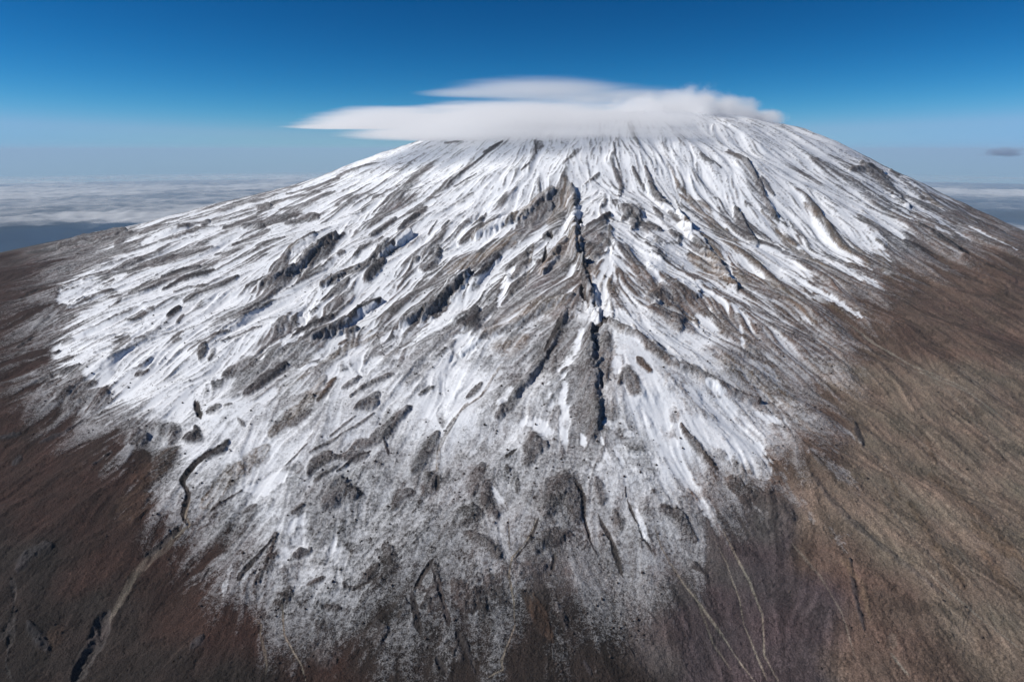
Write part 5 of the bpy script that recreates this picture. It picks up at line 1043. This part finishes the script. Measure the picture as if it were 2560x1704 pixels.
foot = tf + np.clip(tf * 5, 0, 1) * (.05 + .30 * np.clip(4 * tf * (1 - tf), 0, 1)) * (.75 * (.5 - VL) + .55 * (.5 - UL)) * 1.25
foot = np.clip(foot, 0, .93)
mixl = np.clip(lowzone * 1.15, 0, 1)
snow = snow * (1 - mixl) + foot * mixl
snow = np.clip(snow, 0, 1) * np.clip(edge + WT * (CO > .5) + DUSTED, 0, 1)

fr = np.clip(fringe * 1.25 - .05, 0, .30) * np.clip(.50 + .38 * rq + .26 * r1 + .2 * r3 + .5 * ripple, 0, 1.3)
fr = fr * sstep(.38, .12, cover) * (1 - .35 * sstep(17, 12, r2))
snow = np.where(WT * (CO < .3) > .5, snow, np.maximum(snow, fr) * .6 + np.clip(snow + fr * (1 - snow) * .8, 0, 1) * .4)
rock = 1 - snow
amp = sstep(8, 11, r2) * sstep(67, 61, r2)
up = sstep(13, 34, r2)
fill = 1 - .5 * snow
z = zb + macro + H * (.55 + .25 * up)
vary = np.clip(.75 + .55 * fbm(x, y, 4.5, 3, 151), .15, 1.5)
vary = vary * (.62 + .38 * edge)
z += amp * vary * (up * .066 + .002) * r1 + amp * vary * (.005 + .031 * up) * rq
z += amp * fill * vary * (.004 + .011 * up) * r3
stonef = sstep(.50, .80, rank(.8 * patch + .7 * lump + .5 * fine + .35 * rq))[..., None]
rg = np.clip(.35 + .65 * ROUGH, 0, 2)
z += amp * rock * rg * (.012 * fine + .055 * np.abs(lump) + .030 * ripple)
z += amp * .010 * stonef[..., 0] * rock * (1 + fine)
z += amp * .012 * rock                            # bare ribs stand proud of the snow between them
Z = Zb.copy(); Z[sl] = z

TW = TINT[..., 3:4]
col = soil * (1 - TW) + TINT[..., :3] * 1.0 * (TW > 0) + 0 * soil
vari = (1 + .04 * r1 + .06 * rq + .13 * lump + .07 * r3 + .09 * ripple + .05 * fine)[..., None]
col = col * (1 - .38 * stonef)
vein = np.clip(1 - np.abs(r3 + .6 * warpn + .3) * 3.2, 0, 1)[..., None] * np.clip(.25 + 1.1 * fbm(x, y, 3.0, 3, 161), 0, 1)[..., None]
col = col * (1 + .85 * vein)
warm = np.clip(.5 + .5 * fbm(x, y, 1.3, 3, 121), 0, 1)[..., None]
col = col * np.clip(vari, .45, 1.7)
col = col * (1 - .25 * (1 - warm)) * np.where(np.arange(3) == 0, 1 + .12 * (warm - .5), 1 - .06 * (warm - .5))
streak_t = sstep(.6, 1.9, r3 + .4 * rq)[..., None] * (1 - edge[..., None] * .7)
col = col * (1 + .30 * streak_t * np.clip(.5 + patch, 0, 1)[..., None])

SN = np.zeros_like(X); SN[sl] = snow
CL = np.zeros(X.shape + (4,)); CL[...] = (.07, .06, .05, 1); cc_ = np.clip(col, .01, .5); CL[sl][..., :3] = cc_
CL[sl[0], :C0, :3] = cc_[:, :40].mean(1)[:, None]; CL[sl[0], C0 + NA:, :3] = cc_[:, -40:].mean(1)[:, None]
CL[:R0, :, :3] = CL[R0 + 5, :, :3]
me = grid_mesh('mountain', X, Y, Z)
at = me.attributes.new('snow', 'FLOAT', 'POINT'); at.data.foreach_set('value', SN.astype(np.float32).ravel())
ac = me.attributes.new('soil', 'FLOAT_COLOR', 'POINT'); ac.data.foreach_set('color', CL.astype(np.float32).ravel())
print('mesh', time.time() - T0, len(me.polygons))

def nodes_of(name):
    m = bpy.data.materials.new(name); m.use_nodes = True
    nt = m.node_tree; nt.nodes.clear()
    return m, nt, nt.nodes, nt.links
def mathn(nt, op, a, b=None, clamp=False):
    n = nt.nodes.new('ShaderNodeMath'); n.operation = op; n.use_clamp = clamp
    for k, v in enumerate((a, b)):
        if v is None: continue
        if isinstance(v, (int, float)): n.inputs[k].default_value = v
        else: nt.links.new(v, n.inputs[k])
    return n.outputs[0]
def noisen(nt, vec, scale, detail=4, rough=.6, dist=0):
    n = nt.nodes.new('ShaderNodeTexNoise'); n.inputs['Scale'].default_value = scale
    n.inputs['Detail'].default_value = detail; n.inputs['Roughness'].default_value = rough; n.inputs['Distortion'].default_value = dist
    if vec is not None: nt.links.new(vec, n.inputs['Vector'])
    return n.outputs['Fac']
def maprange(nt, v, a, b, c=0., d=1., smooth=True):
    n = nt.nodes.new('ShaderNodeMapRange'); n.interpolation_type = 'SMOOTHSTEP' if smooth else 'LINEAR'
    nt.links.new(v, n.inputs['Value'])
    for k, q in (('From Min', a), ('From Max', b), ('To Min', c), ('To Max', d)): n.inputs[k].default_value = q
    return n.outputs['Result']
def mixc(nt, fac, a, b, blend='MIX'):
    n = nt.nodes.new('ShaderNodeMix'); n.data_type = 'RGBA'; n.blend_type = blend
    for s_, v in ((0, fac), (6, a), (7, b)):
        if isinstance(v, (int, float)): n.inputs[s_].default_value = v
        elif isinstance(v, tuple): n.inputs[s_].default_value = v
        else: nt.links.new(v, n.inputs[s_])
    return n.outputs[2]

m, nt, nn, ll = nodes_of('snowy_lava_slope')
geo = nn.new('ShaderNodeTexCoord').outputs['Object']
asn = nn.new('ShaderNodeAttribute'); asn.attribute_name = 'snow'
aso = nn.new('ShaderNodeAttribute'); aso.attribute_name = 'soil'
n1 = noisen(nt, geo, 9, 3, .7); n2 = noisen(nt, geo, 30, 2, .7)
pert = mathn(nt, 'ADD', mathn(nt, 'MULTIPLY', mathn(nt, 'SUBTRACT', n1, .5), .5), mathn(nt, 'MULTIPLY', mathn(nt, 'SUBTRACT', n2, .5), .6))
# only the half-covered ground is broken up by stones
mid = mathn(nt, 'MULTIPLY', maprange(nt, asn.outputs['Fac'], 0, .12), maprange(nt, asn.outputs['Fac'], 1.0, .80))
sfac = mathn(nt, 'ADD', asn.outputs['Fac'], mathn(nt, 'MULTIPLY', pert, mid))
sfac = maprange(nt, sfac, .06, .94, 0., 1., False)
stone = maprange(nt, n2, .3, .7, .58, 1.42, False)
soilv = nn.new('ShaderNodeVectorMath'); soilv.operation = 'SCALE'
ll.new(aso.outputs['Color'], soilv.inputs[0]); ll.new(stone, soilv.inputs['Scale'])
snowc = mixc(nt, maprange(nt, noisen(nt, geo, .8, 3), .35, .7), (.80, .825, .86, 1), (.87, .885, .91, 1))
colr = mixc(nt, sfac, soilv.outputs[0], snowc)
bs = nn.new('ShaderNodeBsdfPrincipled')
ll.new(colr, bs.inputs['Base Color'])
ll.new(maprange(nt, sfac, 0, 1, .95, .65, False), bs.inputs['Roughness'])
bs.inputs['Specular IOR Level'].default_value = .2
bp = nn.new('ShaderNodeBump'); bp.inputs['Distance'].default_value = .045
hgt = mathn(nt, 'ADD', mathn(nt, 'MULTIPLY', n1, 1.0), mathn(nt, 'MULTIPLY', n2, .5))
ll.new(hgt, bp.inputs['Height'])
ll.new(maprange(nt, sfac, 0, 1, 1.0, .15, False), bp.inputs['Strength'])
ll.new(bp.outputs[0], bs.inputs['Normal'])
out = nn.new('ShaderNodeOutputMaterial'); ll.new(bs.outputs[0], out.inputs[0])
me.materials.append(m)
mo = bpy.data.objects.new('mountain', me)
scene.collection.objects.link(mo)
tag(mo, 'huge brown volcano streaked with fresh snow under a cap of cloud', kind='structure')
# ---------------------------------------------------------------- boulders lying on the near slope
rng = np.random.RandomState(5)
nb = 26000
ba = rng.uniform(-.72, .72, nb); br = 9.5 + 24 * rng.rand(nb) ** .8
bi = np.interp(br, rd, np.arange(NR)); bj = (ba + AMAX) / (2 * AMAX) * (NA - 1)
ii, jj = bi.astype(int), bj.astype(int)
chance = np.clip(.30 + .55 * lump[ii, jj] + .35 * patch[ii, jj], .02, 1) * np.clip(.15 + edge[ii, jj], 0, 1) * np.where(snow[ii, jj] > .75, .45, 1)
keep = rng.rand(nb) < chance * .62
ba, br, bi, bj = ba[keep][:6500], br[keep][:6500], bi[keep][:6500], bj[keep][:6500]
bz = bil(z, bi, bj)
size = .011 + .030 * rng.rand(len(ba)) ** 3.2
t_ = (1 + 5 ** .5) / 2
IC = np.array([(-1, t_, 0), (1, t_, 0), (-1, -t_, 0), (1, -t_, 0), (0, -1, t_), (0, 1, t_), (0, -1, -t_), (0, 1, -t_), (t_, 0, -1), (t_, 0, 1), (-t_, 0, -1), (-t_, 0, 1)]) / 1.9
IF = np.array([(0, 11, 5), (0, 5, 1), (0, 1, 7), (0, 7, 10), (0, 10, 11), (1, 5, 9), (5, 11, 4), (11, 10, 2), (10, 7, 6), (7, 1, 8),
               (3, 9, 4), (3, 4, 2), (3, 2, 6), (3, 6, 8), (3, 8, 9), (4, 9, 5), (2, 4, 11), (6, 2, 10), (8, 6, 7), (9, 8, 1)])
nbk = len(ba)
BV = IC[None] * rng.uniform(.65, 1.25, (nbk, 12, 1)) * rng.uniform(.7, 1.3, (nbk, 1, 3)) * size[:, None, None]
BV = BV + np.stack([br * np.sin(ba), br * np.cos(ba), bz + size * .25], -1)[:, None, :]
BF = (IF[None] + (np.arange(nbk) * 12)[:, None, None]).reshape(-1, 3)
me = bpy.data.meshes.new('boulders'); me.vertices.add(nbk * 12); me.vertices.foreach_set('co', BV.astype(np.float32).ravel())
me.loops.add(BF.size); me.loops.foreach_set('vertex_index', BF.astype(np.int32).ravel())
me.polygons.add(len(BF)); me.polygons.foreach_set('loop_start', np.arange(0, BF.size, 3, dtype=np.int32)); me.update(calc_edges=True)
m, nt, nn, ll = nodes_of('boulder_rock')
geo = nn.new('ShaderNodeTexCoord').outputs['Object']
c = mixc(nt, noisen(nt, geo, 6, 2), (.050, .042, .040, 1), (.13, .10, .085, 1))
bs = nn.new('ShaderNodeBsdfDiffuse'); ll.new(c, bs.inputs[0]); bs.inputs[1].default_value = 1
out = nn.new('ShaderNodeOutputMaterial'); ll.new(bs.outputs[0], out.inputs[0])
me.materials.append(m)
bo = bpy.data.objects.new('boulders', me); scene.collection.objects.link(bo)
tag(bo, 'dark lava boulders strewn over the snow of the near slope', kind='stuff')

# ---------------------------------------------------------------- cloud sea and the land under it
def polar_sheet(name, r0, r1, nr, na, z0, hfun=None, a0=-math.pi, a1=math.pi):
    r_ = np.geomspace(r0, r1, nr); a_ = np.linspace(a0, a1, na)
    AA, RR = np.meshgrid(a_, r_)
    XX, YY = RR * np.sin(AA), RR * np.cos(AA)
    ZZ = z0 - RR ** 2 / (2 * 63710.0)            # the earth's curvature
    if hfun is not None: ZZ = ZZ + hfun(XX, YY, RR)
    return grid_mesh(name, XX, YY, ZZ)

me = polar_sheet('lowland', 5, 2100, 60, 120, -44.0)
m, nt, nn, ll = nodes_of('lowland_painted_haze')
geo = nn.new('ShaderNodeTexCoord').outputs['Object']
c = mixc(nt, maprange(nt, noisen(nt, geo, .02, 5), .35, .65), (.018, .055, .125, 1), (.030, .070, .135, 1))  # blue of the air in between is painted into the ground colour
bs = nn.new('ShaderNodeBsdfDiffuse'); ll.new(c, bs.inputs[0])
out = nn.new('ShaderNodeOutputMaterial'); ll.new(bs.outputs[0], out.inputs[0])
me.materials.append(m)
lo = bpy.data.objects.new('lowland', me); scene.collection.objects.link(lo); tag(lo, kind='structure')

def deck_h(XX, YY, RR):
    return (1.1 * fbm(XX, YY, 26, 4, 201) + .8 * fbm(XX, YY, 8, 3, 211)).astype(float) * sstep(2050, 1200, RR)
me = polar_sheet('cloud_sea', 75, 2050, 320, 520, -27.0, deck_h, -1.2, 1.2)
AA, RR = np.meshgrid(np.linspace(-1.2, 1.2, 520), np.geomspace(75, 2050, 320))
QX, QY = RR * np.sin(AA), RR * np.cos(AA)
d1 = fbm(QX, QY, 60, 5, 301, .6); d2 = fbm(QX, QY, 260, 4, 311, .55)
west = sstep(300, 345, RR + 30 * d1) * (.62 + .55 * np.clip(.5 + d2 * 1.2 + .5 * d1, 0, 1) * sstep(2000, 500, RR))
west = np.maximum(west, .55 * np.exp(-((RR - 222 - 16 * d1) / 10.) ** 2) * np.clip(.5 + 1.2 * d2 + .8, 0, 1))
east = sstep(352, 318, RR + 14 * d1) * .95 + sstep(320, 560, RR) * (.30 + .35 * np.clip(d2 + .4, 0, 1)) + .6 * np.exp(-((RR - 640 - 30 * d1) / 45.) ** 2)
mixe = sstep(-.1, .35, AA)
ALPH = np.clip(west * (1 - mixe) + east * mixe, 0, 1) * (.18 + .46 * sstep(1900, 500, RR))
at_ = me.attributes.new('cover', 'FLOAT', 'POINT'); at_.data.foreach_set('value', ALPH.astype(np.float32).ravel())
m, nt, nn, ll = nodes_of('cloud_deck')
geo = nn.new('ShaderNodeTexCoord').outputs['Object']
cov_ = nn.new('ShaderNodeAttribute'); cov_.attribute_name = 'cover'
med = noisen(nt, geo, .05, 6, .65)
alpha = mathn(nt, 'MULTIPLY', cov_.outputs['Fac'], maprange(nt, mathn(nt, 'ADD', med, mathn(nt, 'MULTIPLY', cov_.outputs['Fac'], .35)), .45, .80, .25, 1.0), clamp=True)
bs = nn.new('ShaderNodeBsdfDiffuse'); bs.inputs[0].default_value = (.78, .79, .80, 1)
tr = nn.new('ShaderNodeBsdfTransparent')
mx = nn.new('ShaderNodeMixShader'); ll.new(alpha, mx.inputs[0]); ll.new(tr.outputs[0], mx.inputs[1]); ll.new(bs.outputs[0], mx.inputs[2])
out = nn.new('ShaderNodeOutputMaterial'); ll.new(mx.outputs[0], out.inputs[0])
me.materials.append(m)
cs = bpy.data.objects.new('cloud_sea', me); scene.collection.objects.link(cs); tag(cs, kind='stuff')

# ---------------------------------------------------------------- summit clouds (real volumes)
def at(px, py, Yd):
    """world point on the sight line of a photo pixel (2560 wide) at depth Yd: used to survey the clouds"""
    th = math.radians(15.6); u = (px - 1280) / 1707; v = (852 - py) / 1707
    d = (u, math.cos(th) + v * math.sin(th), -math.sin(th) + v * math.cos(th)); k = Yd / d[1]
    return (d[0] * k, Yd, d[2] * k)

def cloud(name, lobes, density, namp, nscale, label, edge=.35, aniso=.1, step=.5, margin=1.12, albedo=(1, 1, 1)):
    """lobes: (px, py, depth, half width px, rise px, drop px, half depth) surveyed on the photograph"""
    Lb = []
    for (px, py, Yd, hw, up_, dn_, hd) in lobes:
        c = at(px, py, Yd); s = Yd / 1707.0
        Lb.append((c[0], c[1], c[2], hw * s, hd, up_ * s, dn_ * s))
    L_ = np.array(Lb); O = L_[:, :3].mean(0)
    x0, x1 = (L_[:, 0] - L_[:, 3]).min(), (L_[:, 0] + L_[:, 3]).max()
    xm, xh = (x0 + x1) / 2, (x1 - x0) / 2 * 1.03
    V, Fc = [], []; NS, NC = 40, 20
    for i in range(NS + 1):
        xx = xm - xh * math.cos(math.pi * i / NS)
        q = 1 - ((xx - L_[:, 0]) / (L_[:, 3] * 1.06)) ** 2; ok = q > 0
        if not ok.any(): q = np.maximum(q, .004); ok = q > 0
        e = np.sqrt(np.clip(q, .004, 1)) * margin
        zt = np.where(ok, L_[:, 2] + L_[:, 5] * e, -1e9).max(); zl = np.where(ok, L_[:, 2] - L_[:, 6] * e, 1e9).min()
        yt = np.where(ok, L_[:, 1] + L_[:, 4] * e, -1e9).max(); yl = np.where(ok, L_[:, 1] - L_[:, 4] * e, 1e9).min()
        for k in range(NC):
            t = 2 * math.pi * k / NC; cc, ss = math.cos(t), math.sin(t)
            cc = math.copysign(abs(cc) ** .75, cc); ss = math.copysign(abs(ss) ** .75, ss)
            V.append((xx - O[0], (yt + yl) / 2 + (yt - yl) / 2 * cc - O[1], (zt + zl) / 2 + (zt - zl) / 2 * ss - O[2]))
    for i in range(NS):
        for k in range(NC):
            a = i * NC + k; b = i * NC + (k + 1) % NC
            Fc.append((a, b, b + NC, a + NC))
    Fc.append(tuple(range(NC))[::-1]); Fc.append(tuple(range(NS * NC, NS * NC + NC)))
    me = bpy.data.meshes.new(name); me.from_pydata(V, [], Fc); me.update()
    o = bpy.data.objects.new(name, me); o.location = O
    scene.collection.objects.link(o); tag(o, label, 'cloud')
    m, nt, nn, ll = nodes_of(name + '_vapour')
    geo = nn.new('ShaderNodeTexCoord').outputs['Object']
    mp = nn.new('ShaderNodeMapping'); mp.inputs['Scale'].default_value = nscale; ll.new(geo, mp.inputs[0])
    nz = noisen(nt, mp.outputs[0], 1.0, 5, .6)
    nzo = mathn(nt, 'MULTIPLY', mathn(nt, 'SUBTRACT', nz, .5), namp)
    sep = nn.new('ShaderNodeSeparateXYZ'); ll.new(geo, sep.inputs[0])
    total = None
    for (cx_, cy_, cz_, sx_, sy_, su_, sd_) in Lb:
        qx = mathn(nt, 'DIVIDE', mathn(nt, 'SUBTRACT', sep.outputs[0], cx_ - O[0]), sx_)
        qy = mathn(nt, 'DIVIDE', mathn(nt, 'SUBTRACT', sep.outputs[1], cy_ - O[1]), sy_)
        dz = mathn(nt, 'SUBTRACT', sep.outputs[2], cz_ - O[2])
        up = mathn(nt, 'DIVIDE', mathn(nt, 'MAXIMUM', dz, 0.0), su_)
        dn = mathn(nt, 'DIVIDE', mathn(nt, 'MINIMUM', dz, 0.0), sd_)
        s2 = mathn(nt, 'ADD', mathn(nt, 'MULTIPLY', qx, qx), mathn(nt, 'MULTIPLY', qy, qy))
        s3 = mathn(nt, 'ADD', mathn(nt, 'MULTIPLY', up, up), mathn(nt, 'MULTIPLY', dn, dn))
        rad = mathn(nt, 'SQRT', mathn(nt, 'ADD', s2, s3))
        d = maprange(nt, mathn(nt, 'ADD', rad, nzo), 1.0, 1.0 - edge)
        total = d if total is None else mathn(nt, 'MAXIMUM', total, d)
    pv = nn.new('ShaderNodeVolumePrincipled'); pv.inputs['Color'].default_value = (albedo[0], albedo[1], albedo[2], 1)
    pv.inputs['Anisotropy'].default_value = aniso
    ll.new(mathn(nt, 'MULTIPLY', total, density), pv.inputs['Density'])
    out = nn.new('ShaderNodeOutputMaterial'); ll.new(pv.outputs[0], out.inputs['Volume'])
    m.cycles.volume_step_rate = step
    me.materials.append(m); return o

cloud('lenticular_cloud', [
    (1330, 334, 51, 455, 88, 24, 7.5), (1005, 313, 51, 275, 48, 7, 4.0), (1130, 338, 49, 290, 22, 16, 4.0),
    (1560, 328, 51, 240, 62, 32, 6.0), (1640, 338, 48.5, 180, 30, 20, 3.0), (905, 318, 50, 215, 9, 6, 3.0)], .95, .70, (.12, .16, 1.7),
    'broad smooth grey-white lens cloud draped over the mountain summit', edge=.55)
cloud('lenticular_cloud', [
    (1350, 236, 64, 290, 43, 12, 7.0), (1190, 238, 64, 160, 24, 5, 4.0), (1560, 247, 64, 225, 30, 9, 6.0)], .17, .70, (.10, .14, 2.1),
    'thin translucent lens cloud floating behind and above the broad summit cloud', edge=.6)
cloud('cumulus_cloud', [
    (1630, 296, 54, 150, 58, 50, 3.5), (1725, 296, 55, 115, 78, 56, 3.5), (1820, 294, 56, 96, 52, 46, 3.0), (1875, 304, 57, 88, 34, 24, 3.0)], 1.5, 1.2, (.75, .75, 1.0),
    'bright puffy white cloud spilling over the right shoulder of the summit', edge=.7)
cloud('cloud_scrap', [
    (2512, 384, 300, 62, 16, 9, 5.0)], .26, 1.6, (.22, .22, .6),
    'small dark grey scrap of cloud alone in the blue sky beside the right slope', edge=.7, step=2.0, albedo=(.50, .58, .72))  # the scrap's shaded look is put into its grey-blue albedo


# ---------------------------------------------------------------- air
def box(name, lo_, hi_):
    V = [(x_, y_, z_) for x_ in (lo_[0], hi_[0]) for y_ in (lo_[1], hi_[1]) for z_ in (lo_[2], hi_[2])]
    Fc = [(0, 1, 3, 2), (4, 6, 7, 5), (0, 4, 5, 1), (2, 3, 7, 6), (0, 2, 6, 4), (1, 5, 7, 3)]
    me = bpy.data.meshes.new(name); me.from_pydata(V, [], Fc); me.update()
    o = bpy.data.objects.new(name, me); scene.collection.objects.link(o); return o
HAZE = True
if HAZE:
    hz = box('haze', (-2150, -2150, -81), (2150, 2150, 4.6)); tag(hz, kind='stuff')
    m, nt, nn, ll = nodes_of('air')
    pv = nn.new('ShaderNodeVolumePrincipled'); pv.inputs['Color'].default_value = (.62, .82, 1.0, 1)
    pv.inputs['Density'].default_value = .0007; pv.inputs['Anisotropy'].default_value = .0
    out = nn.new('ShaderNodeOutputMaterial'); ll.new(pv.outputs[0], out.inputs['Volume'])
    m.cycles.homogeneous_volume = True
    hz.data.materials.append(m)
